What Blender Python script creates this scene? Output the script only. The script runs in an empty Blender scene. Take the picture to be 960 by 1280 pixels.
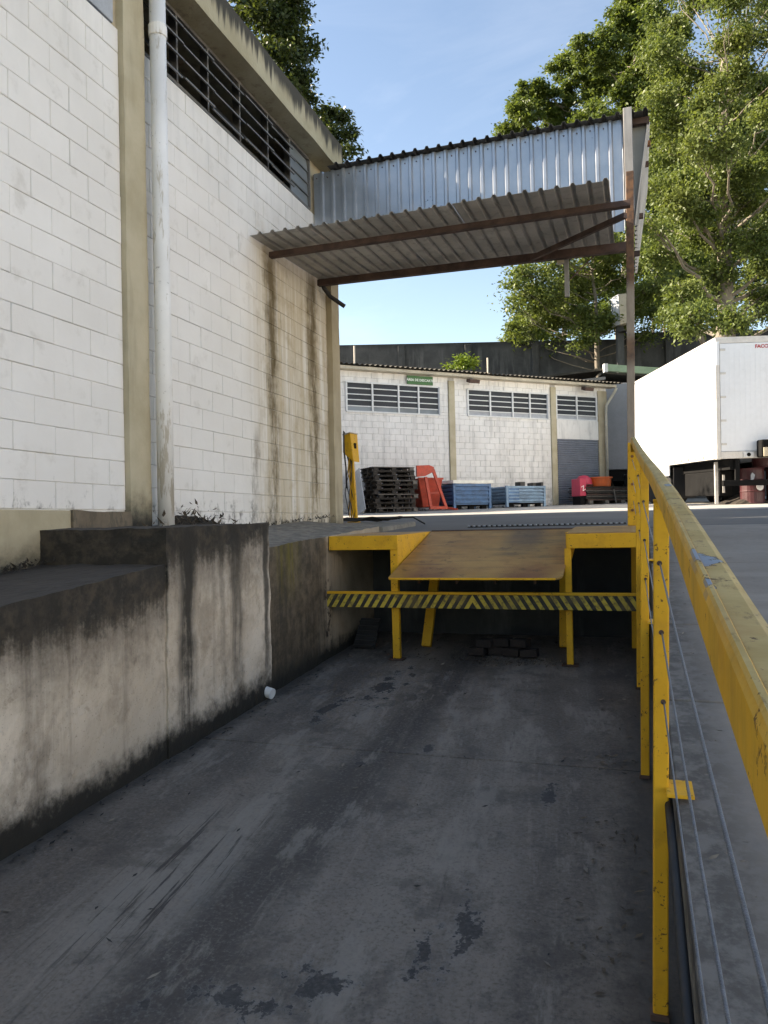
import bpy, bmesh, math, random
import numpy as np
from mathutils import Vector, Matrix, noise as mnoise
random.seed(7)
rng = np.random.default_rng(11)
SC = bpy.context.scene
COL = SC.collection
R = math.radians

# ------------------------------------------------------------------ camera
FPX = 960.0                       # focal length in pixels of the 960 x 1280 photograph
PHI, PITCH, ROLL = R(18.2), math.atan(15 / 960), .022
EYE = Vector((0, 0, .11))
_f0 = Vector((-math.sin(PHI), math.cos(PHI), 0)); _r0 = Vector((math.cos(PHI), math.sin(PHI), 0)); _u0 = Vector((0, 0, 1))
FWD = _f0 * math.cos(PITCH) + _u0 * math.sin(PITCH)
_u1 = _u0 * math.cos(PITCH) - _f0 * math.sin(PITCH)
UP = _u1 * math.cos(ROLL) + _r0 * math.sin(ROLL)
RIGHT = _r0 * math.cos(ROLL) - _u1 * math.sin(ROLL)
cam = bpy.data.cameras.new('camera'); camo = bpy.data.objects.new('camera', cam); COL.objects.link(camo)
cam.sensor_fit = 'VERTICAL'; cam.sensor_height = 36; cam.sensor_width = 27; cam.lens = 36 * FPX / 1280
cam.clip_start = .05; cam.clip_end = 1500
camo.matrix_world = Matrix(((RIGHT.x, UP.x, -FWD.x, EYE.x), (RIGHT.y, UP.y, -FWD.y, EYE.y), (RIGHT.z, UP.z, -FWD.z, EYE.z), (0, 0, 0, 1)))
SC.camera = camo
SC.render.resolution_x = 768; SC.render.resolution_y = 1024

# ------------------------------------------------------------------ sky, sun, exposure
SUN_AZ, SUN_EL = R(-98), R(30)    # azimuth from +Y towards +X
SUNV = Vector((math.sin(SUN_AZ) * math.cos(SUN_EL), math.cos(SUN_AZ) * math.cos(SUN_EL), math.sin(SUN_EL)))
W = bpy.data.worlds.new('World'); SC.world = W; W.use_nodes = True
wn = W.node_tree.nodes; wn.clear()
sky = wn.new('ShaderNodeTexSky'); sky.sky_type = 'NISHITA'; sky.sun_disc = False
sky.sun_elevation = SUN_EL; sky.sun_rotation = SUN_AZ; sky.air_density = 1.0; sky.dust_density = .1; sky.ozone_density = 1.2
bg = wn.new('ShaderNodeBackground'); bg.inputs['Strength'].default_value = .082
wo = wn.new('ShaderNodeOutputWorld')
_tc = wn.new('ShaderNodeTexCoord'); _mp = wn.new('ShaderNodeMapping'); _mp.inputs['Scale'].default_value = (1.2, 3.5, 5); _mp.inputs['Rotation'].default_value = (.2, .1, .5)
_nz = wn.new('ShaderNodeTexNoise'); _nz.inputs['Scale'].default_value = 1.6; _nz.inputs['Detail'].default_value = 7; _nz.inputs['Roughness'].default_value = .6; _nz.inputs['Distortion'].default_value = .6
_mr = wn.new('ShaderNodeMapRange'); _mr.inputs[1].default_value = .48; _mr.inputs[2].default_value = .8; _mr.inputs[3].default_value = 0; _mr.inputs[4].default_value = .06
_mx = wn.new('ShaderNodeMix'); _mx.data_type = 'RGBA'; _mx.inputs[7].default_value = (9, 9.4, 10, 1)
for a_, b_ in ((_tc.outputs['Generated'], _mp.inputs[0]), (_mp.outputs[0], _nz.inputs[0]), (_nz.outputs[0], _mr.inputs[0]), (_mr.outputs[0], _mx.inputs[0]), (sky.outputs[0], _mx.inputs[6]), (_mx.outputs[2], bg.inputs[0])): W.node_tree.links.new(a_, b_)
W.node_tree.links.new(bg.outputs[0], wo.inputs[0])
sl = bpy.data.lights.new('sun', 'SUN'); sl.energy = 5.0; sl.angle = R(.53); sl.color = (1, .94, .85)
so = bpy.data.objects.new('sun', sl); COL.objects.link(so); so.rotation_mode = 'QUATERNION'; so.rotation_quaternion = SUNV.to_track_quat('Z', 'Y')
so.location = (-20, 0, 30)
SC.view_settings.view_transform = 'Standard'; SC.view_settings.look = 'None'; SC.view_settings.gamma = 1
SC.view_settings.exposure = 1.95
SC.view_settings.use_white_balance = True; SC.view_settings.white_balance_temperature = 7650; SC.view_settings.white_balance_tint = 12
SC.cycles.max_bounces = 8; SC.cycles.diffuse_bounces = 5; SC.cycles.transparent_max_bounces = 8

# ------------------------------------------------------------------ pixel -> place helpers (a pixel gives a direction only)
def ray(px, py): return FWD + RIGHT * ((px - 480) / FPX) - UP * ((py - 640) / FPX)
def on_plane(px, py, p, n):
    d = ray(px, py); return EYE + d * ((Vector(p) - EYE).dot(n) / d.dot(n))
def on_x(px, py, X): return on_plane(px, py, (X, 0, 0), Vector((1, 0, 0)))
def on_y(px, py, Y): return on_plane(px, py, (0, Y, 0), Vector((0, 1, 0)))
def at(px, py, depth): return EYE + ray(px, py) * depth

# ------------------------------------------------------------------ materials
class G:
    def __init__(s, name):
        s.m = bpy.data.materials.new(name); s.m.use_nodes = True
        s.t = s.m.node_tree; s.t.nodes.clear()
        s.o = s.t.nodes.new('ShaderNodeOutputMaterial'); s.p = s.t.nodes.new('ShaderNodeBsdfPrincipled')
        s.t.links.new(s.p.outputs[0], s.o.inputs[0])
    def n(s, typ, **kw):
        nd = s.t.nodes.new(typ)
        for k, v in kw.items(): setattr(nd, k, v)
        return nd
    def put(s, sock, v):
        if isinstance(v, bpy.types.NodeSocket): s.t.links.new(v, sock)
        elif isinstance(v, tuple) and len(v) == 3 and sock.type == 'RGBA': sock.default_value = (*v, 1)
        else: sock.default_value = v
    def pos(s): return s.n('ShaderNodeNewGeometry').outputs['Position']
    def nrm(s): return s.n('ShaderNodeNewGeometry').outputs['Normal']
    def obj(s): return s.n('ShaderNodeTexCoord').outputs['Object']
    def rnd(s):
        a = s.n('ShaderNodeObjectInfo').outputs['Random']; b = s.n('ShaderNodeNewGeometry').outputs['Random Per Island']
        return s.ma('FRACT', s.ma('ADD', a, b), 0)
    def ma(s, op, a, b=0, c=0):
        nd = s.n('ShaderNodeMath', operation=op)
        for i, v in enumerate((a, b, c)): s.put(nd.inputs[i], v)
        return nd.outputs[0]
    def sep(s, v):
        nd = s.n('ShaderNodeSeparateXYZ'); s.put(nd.inputs[0], v); return nd.outputs
    def mp(s, v, scale=(1, 1, 1), loc=(0, 0, 0), rot=(0, 0, 0)):
        nd = s.n('ShaderNodeMapping'); s.put(nd.inputs[0], v); nd.inputs['Scale'].default_value = scale; nd.inputs['Location'].default_value = loc; nd.inputs['Rotation'].default_value = rot
        return nd.outputs[0]
    def no(s, v, scale=1, detail=4, rough=.55, dist=0):
        nd = s.n('ShaderNodeTexNoise'); s.put(nd.inputs['Vector'], v)
        nd.inputs['Scale'].default_value = scale; nd.inputs['Detail'].default_value = detail; nd.inputs['Roughness'].default_value = rough; nd.inputs['Distortion'].default_value = dist
        return nd.outputs[0]
    def vo(s, v, scale=1, feature='F1', out=0):
        nd = s.n('ShaderNodeTexVoronoi', feature=feature); s.put(nd.inputs['Vector'], v); nd.inputs['Scale'].default_value = scale
        return nd.outputs[out]
    def ss(s, x, a, b, lo=0., hi=1.):
        nd = s.n('ShaderNodeMapRange', interpolation_type='SMOOTHSTEP'); s.put(nd.inputs[0], x)
        if a > b: a, b, lo, hi = b, a, hi, lo
        nd.inputs[1].default_value = a; nd.inputs[2].default_value = b; nd.inputs[3].default_value = lo; nd.inputs[4].default_value = hi
        return nd.outputs[0]
    def mix(s, f, a, b, mode='MIX'):
        nd = s.n('ShaderNodeMix', data_type='RGBA', blend_type=mode); s.put(nd.inputs[0], f); s.put(nd.inputs[6], a); s.put(nd.inputs[7], b); return nd.outputs[2]
    def band(s, x, c, w):       # soft bump around c with half width w
        return s.ss(s.ma('ABSOLUTE', s.ma('SUBTRACT', x, c)), w, w * .25)
    def mul(s, *a):
        r = a[0]
        for b in a[1:]: r = s.ma('MULTIPLY', r, b)
        return r
    def mx(s, a, b): return s.ma('MAXIMUM', a, b)
    def out(s, col, rough=.8, metal=0., bump=None, strength=.3, dist=.01, spec=None):
        s.put(s.p.inputs['Base Color'], col); s.put(s.p.inputs['Roughness'], rough); s.put(s.p.inputs['Metallic'], metal)
        if spec is not None: s.p.inputs['Specular IOR Level'].default_value = spec
        if bump is not None:
            b = s.n('ShaderNodeBump'); b.inputs['Strength'].default_value = strength; b.inputs['Distance'].default_value = dist
            s.put(b.inputs['Height'], bump); s.t.links.new(b.outputs[0], s.p.inputs['Normal'])
        return s.m

def simple(name, c, rough=.7, metal=0., var=.25, scale=6., bump=.2, world=True):
    g = G(name); v = g.pos() if world else g.obj()
    n = g.no(v, scale, 6, .6); n2 = g.no(v, scale * 7, 3, .6)
    k = g.ma('ADD', g.ma('MULTIPLY', n, .7), g.ma('MULTIPLY', n2, .3))
    d = tuple(x * (1 - var) for x in c); l = tuple(min(1, x * (1 + var)) for x in c)
    return g.out(g.mix(g.ss(k, .3, .7), d, l), g.ss(n, .2, .8, max(0, rough - .1), min(1, rough + .1)), metal, n2, bump, .005)

M = {}
def white_blocks(name, left):
    g = G(name); P = g.pos(); x, y, z = g.sep(P)
    n1 = g.no(P, .9, 6, .6); n2 = g.no(P, 24, 5, .65); n3 = g.no(P, 5, 5, .6)
    c = g.mix(g.ss(n1, .3, .7), (.74, .715, .68), (.82, .80, .77))
    c = g.mix(g.ma('MULTIPLY', g.rnd(), .30), c, (.68, .655, .62))
    c = g.mix(g.mul(g.ss(n3, .56, .75), .35), c, (.45, .42, .37))
    if left:
        st = g.no(g.mp(P, (1, 9, .35)), 1, 5, .65)
        # rusty streaks that run down from the awning's beams, warm film under the awning
        film = g.mul(g.ss(y, 7.4, 8.3), g.ss(z, 4.0, 2.9), g.ss(st, .25, .62), .8)
        c = g.mix(film, c, (.50, .41, .27))
        c = g.mix(g.mul(g.ss(y, 7.6, 8.1), g.ss(z, 4.2, 3.2), g.ss(g.no(P, 3, 6, .7), .45, .7), .5), c, (.36, .27, .15))
        wob = g.ma('MULTIPLY', g.ma('SUBTRACT', g.no(g.mp(P, (1, 1, 1.6)), 1.6, 5, .65), .5), .42)
        yy = g.ma('ADD', y, wob)
        for yc, w, top, s in ((8.22, .22, 3.4, .75), (9.42, .24, 3.5, .75), (8.22, .09, 3.3, .6), (9.45, .09, 3.4, .6), (7.72, .12, 1.2, .6)):
            m_ = g.mul(g.band(yy, yc, w), g.ss(z, top + .1, top - .2), g.ss(g.ma('ADD', g.ma('MULTIPLY', z, .07), g.no(g.mp(P, (1, 7, 2.2)), 1, 7, .75)), .42, .72), s)
            c = g.mix(m_, c, (.11, .075, .03))
        drip = g.mul(g.ss(g.no(g.mp(P, (1, 16, .5)), 1, 4, .6), .6, .75), g.ss(y, 7.6, 8.6), .3)
        c = g.mix(drip, c, (.25, .19, .11))
        lowf = g.no(g.mp(P, (1, 3, 2)), 2.2, 7, .75)
        low = g.mul(g.ss(g.ma('SUBTRACT', lowf, g.ma('MULTIPLY', g.ma('SUBTRACT', z, .15), .55)), .42, .62), g.ss(z, 1.1, .2))
        c = g.mix(g.ma('MULTIPLY', low, .85), c, (.07, .06, .045))
        top = g.mul(g.ss(z, 3.3, 4.4), g.ss(g.no(g.mp(P, (1, 5, .4)), 1.5, 5), .45, .7), .3)
        c = g.mix(top, c, (.42, .41, .39))
    else:
        st = g.no(g.mp(P, (3, 3, .5)), 1.5, 5, .65)
        c = g.mix(g.mul(g.ss(st, .45, .7), .5), c, (.42, .41, .40))
        c = g.mix(g.mul(g.ss(z, 2.0, .7), g.ss(n3, .35, .65), .6), c, (.25, .23, .2))
    return g.out(c, .85, 0, g.ma('ADD', n2, g.ma('MULTIPLY', n3, .6)), .35, .006, .3)
M['white_left'] = white_blocks('painted_blocks_left', True)
M['white_back'] = white_blocks('painted_blocks_back', False)

def mortar(name, c, crack):
    g = G(name); P = g.pos(); n = g.no(P, 9, 5); m_ = g.no(g.mp(P, (1.6, 1.6, 3)), 1.1, 5, .65)
    c2 = g.mix(g.mul(g.ss(m_, .53, .62), .8), c, crack)
    return g.out(g.mix(g.ss(n, .3, .75), c2, tuple(k * .8 for k in c)), .9, 0, n, .3, .01)
M['mortar_left'] = mortar('mortar_left', (.80, .78, .75), (.55, .52, .48))
M['mortar_back'] = mortar('mortar_back', (.46, .45, .43), (.10, .095, .09))

def beige(name, c1, c2, chip=.62, grime_z=None):
    g = G(name); P = g.pos(); x, y, z = g.sep(P)
    n = g.no(P, 2.2, 6, .6); n2 = g.no(g.mp(P, (1, 1, .45)), 9, 6, .7); n3 = g.no(P, 40, 3)
    c = g.mix(g.ss(n, .3, .7), c1, c2)
    c = g.mix(g.mul(g.ss(n2, chip, chip + .07), .75), c, (.10, .085, .06))
    c = g.mix(g.mul(g.ss(g.no(g.mp(P, (2, 2, .3)), 3, 4), .5, .75), .4), c, tuple(k * .55 for k in c1))
    if grime_z is not None:
        lo, hi = grime_z; nn = g.no(P, 4.5, 7, .75)
        c = g.mix(g.ss(g.ma('ADD', z, g.ma('MULTIPLY', g.ma('SUBTRACT', nn, .5), (hi - lo) * 1.3)), hi, lo), c, (.03, .027, .02))
    return g.out(c, .85, 0, g.ma('ADD', n3, g.ma('MULTIPLY', n2, 1.5)), .35, .006)
M['beige'] = beige('beige_painted_concrete', (.40, .345, .23), (.50, .44, .315), .66, (.1, .5))
M['beige_far'] = beige('beige_pillar_concrete', (.36, .30, .20), (.46, .39, .275), .68, (-.1, .3))
M['plinth'] = beige('beige_plinth', (.37, .32, .215), (.46, .40, .28), .72, (-.3, .12))
M['pier'] = beige('rough_brown_render', (.13, .10, .07), (.24, .19, .13), .5, (-.3, .25))

def roof_slab():
    g = G('stained_slab'); P = g.pos(); x, y, z = g.sep(P)
    n = g.no(P, 2.5, 6, .6); st = g.no(g.mp(P, (1, 11, .5)), 1, 5, .7)
    c = g.mix(g.ss(n, .3, .7), (.33, .29, .19), (.42, .38, .27))
    c = g.mix(g.mul(g.ss(g.ma('ADD', st, g.ma('MULTIPLY', g.ma('SUBTRACT', z, 5.25), 1.3)), .42, .62), g.ss(x, -3.95, -3.82)), c, (.05, .045, .035))
    c = g.mix(g.mul(g.ss(g.no(P, 6, 6, .7), .5, .65), g.ss(x, -3.8, -3.95), .7), c, (.2, .16, .11))
    return g.out(c, .9, 0, g.ma('ADD', n, g.no(P, 30, 4)), .4, .01)
M['slab'] = roof_slab()

def pit_wall(name, second):
    g = G(name); P = g.pos(); x, y, z = g.sep(P)
    n = g.no(P, 1.6, 7, .62); nf = g.no(P, 9, 7, .7); st = g.no(g.mp(P, (1, 5, .28)), 1.3, 6, .68); st2 = g.no(g.mp(P, (1, 14, .5), (0, 3, 0)), 1, 5, .7)
    mil = (.022, .019, .014)
    if not second:
        n0 = g.no(g.mp(P, (1, 1, .7)), .9, 5, .6)
        c = g.mix(g.ss(n0, .3, .7), (.47, .40, .315), (.66, .585, .49))
        c = g.mix(g.mul(g.ss(g.no(g.mp(P, (1, 1, .75), (0, 7, 0)), 2.4, 8, .72), .47, .66), .7), c, (.25, .205, .155))
        c = g.mix(g.mul(g.ss(n, .5, .7), .5), c, (.33, .27, .205))
        c = g.mix(g.mul(g.ss(nf, .55, .72), .5), c, (.20, .16, .12))
        c = g.mix(g.mul(g.ss(st, .55, .75), .5), c, (.13, .10, .075))
        c = g.mix(g.mul(g.ss(g.no(P, 70, 3, .6), .62, .7), .5), c, (.12, .095, .07))
        top = g.ma('ADD', g.ma('MULTIPLY', g.ma('SUBTRACT', y, 3.02), .0985), -.263)     # ledge height
        top = g.ma('ADD', top, g.mul(g.ss(y, 4.38, 4.44), .20))
        dz = g.ma('SUBTRACT', top, z)
        k = g.ma('SUBTRACT', g.ma('ADD', g.ma('ADD', g.ma('MULTIPLY', st, .2), g.ma('MULTIPLY', g.no(g.mp(P, (1, 15, .4)), 1.2, 6, .7), .30)), g.ma('ADD', g.ma('MULTIPLY', n, .38), g.ma('ADD', g.ma('MULTIPLY', nf, .34), g.ma('MULTIPLY', g.no(P, 38, 6, .75), .22)))), g.ma('MULTIPLY', dz, 1.05))
        c = g.mix(g.mul(g.ss(k, .0, .52), .75), c, (.085, .064, .045))
        c = g.mix(g.ss(k, .37, .56), c, g.mix(g.ss(nf, .4, .65), mil, (.06, .046, .032)))
        w = g.ma('MULTIPLY', g.ma('SUBTRACT', g.no(g.mp(P, (1, 1, .6)), 1.5, 4), .5), .22)
        yy = g.ma('ADD', y, w)
        for yc, hw, s_ in ((4.66, .15, .95), (5.36, .13, .7), (5.86, .06, .85), (5.12, .06, .35), (3.3, .25, .3)):
            c = g.mix(g.mul(g.band(yy, yc, hw), g.ss(g.ma('ADD', g.ma('ADD', g.ma('MULTIPLY', st2, .7), g.ma('MULTIPLY', nf, .35)), g.ma('MULTIPLY', z, .15)), .2, .5), s_), c, mil)
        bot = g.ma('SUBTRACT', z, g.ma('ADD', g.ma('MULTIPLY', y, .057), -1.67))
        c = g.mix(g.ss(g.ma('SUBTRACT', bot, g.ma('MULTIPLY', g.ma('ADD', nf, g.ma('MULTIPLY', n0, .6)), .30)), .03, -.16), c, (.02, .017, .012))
        c = g.mix(g.mul(g.ss(g.sep(g.nrm())[2], .5, .9), .9), c, (.045, .038, .033))
    else:
        c = g.mix(g.ss(n, .3, .68), (.28, .225, .16), (.42, .35, .265))
        dark = g.mul(g.ss(g.ma('ADD', g.ma('ADD', g.ma('MULTIPLY', st, .5), g.ma('MULTIPLY', n, .5)), g.ma('MULTIPLY', g.ma('SUBTRACT', 7.15, y), .28)), .36, .56), .95)
        c = g.mix(dark, c, g.mix(g.ss(g.ma('ADD', g.ma('MULTIPLY', nf, .6), g.ma('MULTIPLY', st, .4)), .4, .62), (.03, .024, .015), (.115, .088, .058)))
        c = g.mix(g.mul(g.band(y, 6.38, .35), g.ss(g.ma('ADD', z, g.ma('MULTIPLY', st2, .5)), -.45, .15), g.ss(st2, .3, .7), .85), c, (.13, .105, .008))
        c = g.mix(g.mul(g.band(y, 7.3, .15), g.ss(nf, .45, .6), g.ss(z, -.3, -.5)), c, (.03, .018, .012))
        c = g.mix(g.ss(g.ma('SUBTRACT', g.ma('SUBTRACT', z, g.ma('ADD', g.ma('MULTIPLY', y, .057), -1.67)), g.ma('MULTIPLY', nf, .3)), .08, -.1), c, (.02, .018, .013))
        c = g.mix(g.ss(g.sep(g.nrm())[2], .5, .9), c, g.mix(g.ss(nf, .35, .65), (.12, .11, .095), (.24, .22, .19)))
    return g.out(c, .9, 0, g.ma('ADD', nf, g.ma('MULTIPLY', g.no(P, 45, 4), .5)), .5, .012)
M['pit_wall'] = pit_wall('pit_wall_mildewed', False); M['pit_wall_far'] = pit_wall('pit_wall_mossy', True)

def pit_floor():
    g = G('pit_floor_concrete'); P = g.pos(); x, y, z = g.sep(P)
    D = g.mp(P, (1, 1, 1), (0, 0, 0), (0, 0, R(-6)))                   # traffic runs down the pit
    n = g.no(P, 1.1, 7, .65); nf = g.no(P, 14, 6, .7); st = g.no(g.mp(D, (3.2, .22, 1)), 1, 6, .65); st2 = g.no(g.mp(D, (16, .9, 1)), 1, 5, .65)
    c = g.mix(g.ss(n, .32, .68), (.122, .100, .082), (.200, .168, .140))
    c = g.mix(g.mul(g.ss(st, .42, .66), .75), c, (.25, .215, .18))
    wx = g.ma('ADD', x, g.ma('MULTIPLY', g.ma('SUBTRACT', n, .5), .45))
    gr_ = g.no(P, 55, 4, .7); sc2 = g.no(g.mp(D, (42, 1.6, 1)), 1, 5, .7)
    for cx, hw, k_ in ((-1.62, .30, .85), (-2.55, .30, .45), (-.32, .22, .45)):
        c = g.mix(g.mul(g.band(wx, cx, hw), g.ss(g.ma('ADD', st, g.ma('MULTIPLY', nf, .35)), .34, .66), k_), c, (.058, .049, .044))
    c = g.mix(g.mul(g.ss(st2, .57, .74), .45), c, (.31, .27, .225))
    c = g.mix(g.mul(g.ss(sc2, .62, .7), .5), c, (.045, .04, .037))
    c = g.mix(g.mul(g.ss(nf, .58, .7), .45), c, (.06, .055, .05))
    c = g.mix(g.mul(g.ss(gr_, .5, .7), .5), c, (.25, .23, .205)); c = g.mix(g.mul(g.ss(gr_, .5, .32), .5), c, (.045, .04, .035))
    # worn coat: pale scuffed area with black scratches near the left
    sc = g.mul(g.band(x, -2.1, .42), g.band(y, 3.1, 1.1))
    c = g.mix(g.mul(sc, g.ss(st2, .36, .58), .75), c, (.25, .225, .195))
    c = g.mix(g.mul(sc, g.ss(sc2, .55, .62), .9), c, (.035, .03, .028))
    c = g.mix(g.mul(g.ss(g.no(P, 2.6, 8, .75), .5, .62), .55), c, (.07, .06, .052))
    c = g.mix(g.mul(g.ss(g.no(g.mp(D, (2.2, .7, 1), (5, 2, 0)), 1.6, 8, .75), .52, .62), .6), c, (.27, .24, .205))
    # dark flaked patches with sharp irregular edges
    warp = g.ma('ADD', g.ma('MULTIPLY', g.no(g.mp(P, (1, .55, 1)), 9, 3, .6), .62), g.ma('MULTIPLY', g.no(P, 42, 6, .75), .38))
    def blob(cx, cy, rx, ry, rot):
        v = g.mp(P, (1, 1, 1), (-cx, -cy, 0)); v = g.mp(v, (1 / rx, 1 / ry, 0), (0, 0, 0), (0, 0, rot))
        nd = g.n('ShaderNodeVectorMath', operation='LENGTH'); g.put(nd.inputs[0], v); return g.ma('SUBTRACT', 1, nd.outputs['Value'])
    bl = None
    for b in ((-.70, 3.05, .09, .40, R(10)), (-.81, 2.9, .07, .34, R(12)), (-1.13, 2.54, .24, .12, R(28)), (-1.40, 2.38, .34, .10, R(20)), (-1.66, 2.28, .16, .08, R(10)), (-1.7, 4.6, .10, .05, 0), (-2.1, 6.4, .16, .8, R(-5)), (-2.35, 5.6, .1, .6, 0), (-.35, 2.35, .2, .1, 0), (-.5, 4.4, .08, .2, .2), (-1.35, 4.95, .05, .14, 0)):
        k = blob(*b); bl = k if bl is None else g.mx(bl, k)
    pm = g.ss(g.ma('ADD', bl, g.ma('MULTIPLY', g.ma('SUBTRACT', warp, .5), 5.5)), .50, .62)
    rim = g.ss(g.ma('ADD', bl, g.ma('MULTIPLY', g.ma('SUBTRACT', warp, .5), 5.5)), .30, .5)
    c = g.mix(g.mul(rim, .35), c, (.20, .195, .19)); c = g.mix(g.mul(pm, g.ss(gr_, .25, .6, .6, .95)), c, (.040, .038, .037))
    # dirt along both walls
    e = g.mx(g.ss(g.ma('ADD', x, g.ma('MULTIPLY', nf, .35)), -.12, .2), g.ss(g.ma('ADD', x, g.ma('MULTIPLY', nf, -.3)), -2.95, -3.15))
    c = g.mix(g.mul(e, .75), c, (.04, .036, .032))
    return g.out(c, g.ss(st, .3, .7, .6, .85), 0, g.ma('SUBTRACT', g.ma('ADD', nf, g.ma('ADD', g.ma('MULTIPLY', st2, .6), gr_)), pm), .45, .006)
M['floor'] = pit_floor()

def concrete(name, a, b, sc=1.2, edge=False):
    g = G(name); P = g.pos(); x, y, z = g.sep(P)
    n = g.no(P, sc, 7, .65); nf = g.no(P, 12, 6, .7)
    c = g.mix(g.ss(n, .3, .7), a, b); c = g.mix(g.mul(g.ss(nf, .55, .72), .4), c, tuple(k * .5 for k in a))
    c = g.mix(g.mul(g.ss(g.no(g.mp(P, (.4, 4, 1)), 1, 5), .5, .7), .3), c, tuple(min(1, k * 1.35) for k in b))
    if edge:
        e = g.ss(g.ma('ADD', x, g.ma('MULTIPLY', nf, -.12)), .34, .12)
        c = g.mix(g.mul(e, .8), c, g.mix(g.ss(nf, .4, .62), (.05, .047, .043), (.15, .14, .13)))
    return g.out(c, .85, 0, nf, .3, .006)
M['ramp'] = concrete('ramp_concrete', (.205, .178, .150), (.275, .243, .208), 1.2, True)
M['yard'] = concrete('yard_asphalt', (.092, .087, .082), (.135, .128, .12), .5)
M['rough_concrete'] = concrete('rough_concrete', (.14, .125, .105), (.26, .24, .20), 4)
M['dark_wall'] = None

def yellow(name, fade=False):
    g = G(name); P = g.pos(); x, y, z = g.sep(P)
    n = g.no(P, 3, 6, .6); nf = g.no(P, 22, 6, .72); sc = g.no(g.mp(P, (30, 5, 30)), 1, 5, .7)
    c = g.mix(g.ss(n, .3, .7), (.64, .325, .014), (.76, .42, .026))
    c = g.mix(g.mul(g.ss(n, .5, .8), .35), c, (.44, .19, .010))
    rough = .5
    if fade:
        up = g.ss(g.sep(g.nrm())[2], .25, .75)
        d = g.mix(g.ss(g.no(P, 6, 6, .65), .3, .7), (.46, .32, .12), (.57, .425, .18))
        d = g.mix(g.mul(g.ss(g.no(g.mp(P, (40, 14, 1)), 1, 6, .75), .54, .68), .75), d, (.16, .10, .04))
        c = g.mix(up, c, d)
        sd = g.mul(g.ss(g.no(g.mp(P, (1, 3, 1)), 2, 6, .7), .45, .65), .45); c = g.mix(sd, c, (.33, .21, .03))
        warp = g.ma('MULTIPLY', g.ma('SUBTRACT', g.no(P, 48, 5, .65), .5), 2.2)
        bl = None
        for cy, cx, ry, rx in ((1.06, .081, .05, .022), (1.09, .074, .04, .014), (.89, .070, .022, .009), (.65, .106, .035, .010), (2.4, .09, .05, .012)):
            v = g.mp(P, (1, 1, 0), (-cx, -cy, 0)); v = g.mp(v, (1 / rx, 1 / ry, 0))
            nd = g.n('ShaderNodeVectorMath', operation='LENGTH'); g.put(nd.inputs[0], v)
            k = g.ma('SUBTRACT', 1, nd.outputs['Value']); bl = k if bl is None else g.mx(bl, k)
        k = g.ma('ADD', bl, warp)
        c = g.mix(g.mul(g.ss(k, .1, .14), up), c, (.06, .04, .02)); c = g.mix(g.mul(g.ss(k, .2, .24), up), c, (.24, .29, .35))
    c = g.mix(g.mul(g.ss(g.no(P, 8, 5, .6), .5, .7), .3), c, (.36, .17, .02))
    ch = g.ss(g.ma('ADD', g.ma('MULTIPLY', nf, .6), g.ma('MULTIPLY', g.no(P, 75, 5, .7), .4)), .575, .61)
    c = g.mix(g.mul(ch, .9), c, (.075, .034, .016))
    c = g.mix(g.mul(g.ss(sc, .66, .72), .5), c, (.16, .09, .02))
    return g.out(c, g.ss(n, .3, .7, rough + .05, rough + .25), 0, g.ma('ADD', g.ma('SUBTRACT', g.no(P, 60, 3), ch), g.ma('MULTIPLY', g.no(P, 14, 3), 1.5)), .3, .002, .35)
M['yellow'] = yellow('chipped_yellow_paint'); M['rail'] = yellow('faded_yellow_rail', True)

def galv(name, a, b, metal, r0, r1, grime=.3):
    g = G(name); P = g.pos()
    n = g.no(P, 2, 6, .6); sp = g.vo(P, 30, out=0); st = g.no(g.mp(P, (9, 9, .6)), 1, 5, .65)
    c = g.mix(g.ss(n, .3, .7), a, b); c = g.mix(g.mul(g.ss(st, .5, .72), grime), c, tuple(k * .45 for k in a))
    return g.out(c, g.ss(g.ma('ADD', n, g.ma('MULTIPLY', sp, .2)), .3, .8, r0, r1), metal, g.no(P, 5, 2), .04, .02)
M['galv'] = galv('galvanised_sheet', (.36, .385, .42), (.47, .495, .53), .72, .26, .42, .12)
M['galv_old'] = galv('dusty_old_sheet', (.36, .345, .32), (.50, .48, .45), .15, .6, .8, .5)
M['galv_dark'] = galv('blackened_sheet', (.05, .05, .05), (.09, .088, .085), .2, .6, .8, .4)
M['galv_post'] = galv('grey_steel_tube', (.27, .255, .24), (.37, .355, .34), .3, .5, .7, .4)

def rust(name, a, b):
    g = G(name); P = g.pos(); n = g.no(P, 5, 7, .7); nf = g.no(P, 30, 5)
    return g.out(g.mix(g.ss(n, .3, .7), a, b), .75, .1, nf, .3, .003)
M['rust_beam'] = rust('brown_primer_steel', (.05, .028, .022), (.115, .068, .052))
M['rust_orange'] = rust('orange_rust', (.15, .06, .025), (.30, .13, .05))
def pole_mat():
    g = G('rust_stained_pole'); P = g.pos(); x, y, z = g.sep(P); n = g.no(g.mp(P, (6, 6, 1.5)), 1, 6, .7)
    c = g.mix(g.ss(n, .35, .65), (.25, .195, .145), (.35, .285, .225))
    k = g.mx(g.mul(g.ss(z, 2.55, 2.75), .95), g.mx(g.mul(g.band(z, 1.95, .25), .8), g.mul(g.ss(n, .6, .7), .6)))
    return g.out(g.mix(k, c, g.mix(g.ss(g.no(P, 12, 6), .35, .65), (.06, .028, .016), (.17, .08, .035))), .7, .15, n, .25, .004)
M['pole'] = pole_mat()

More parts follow.
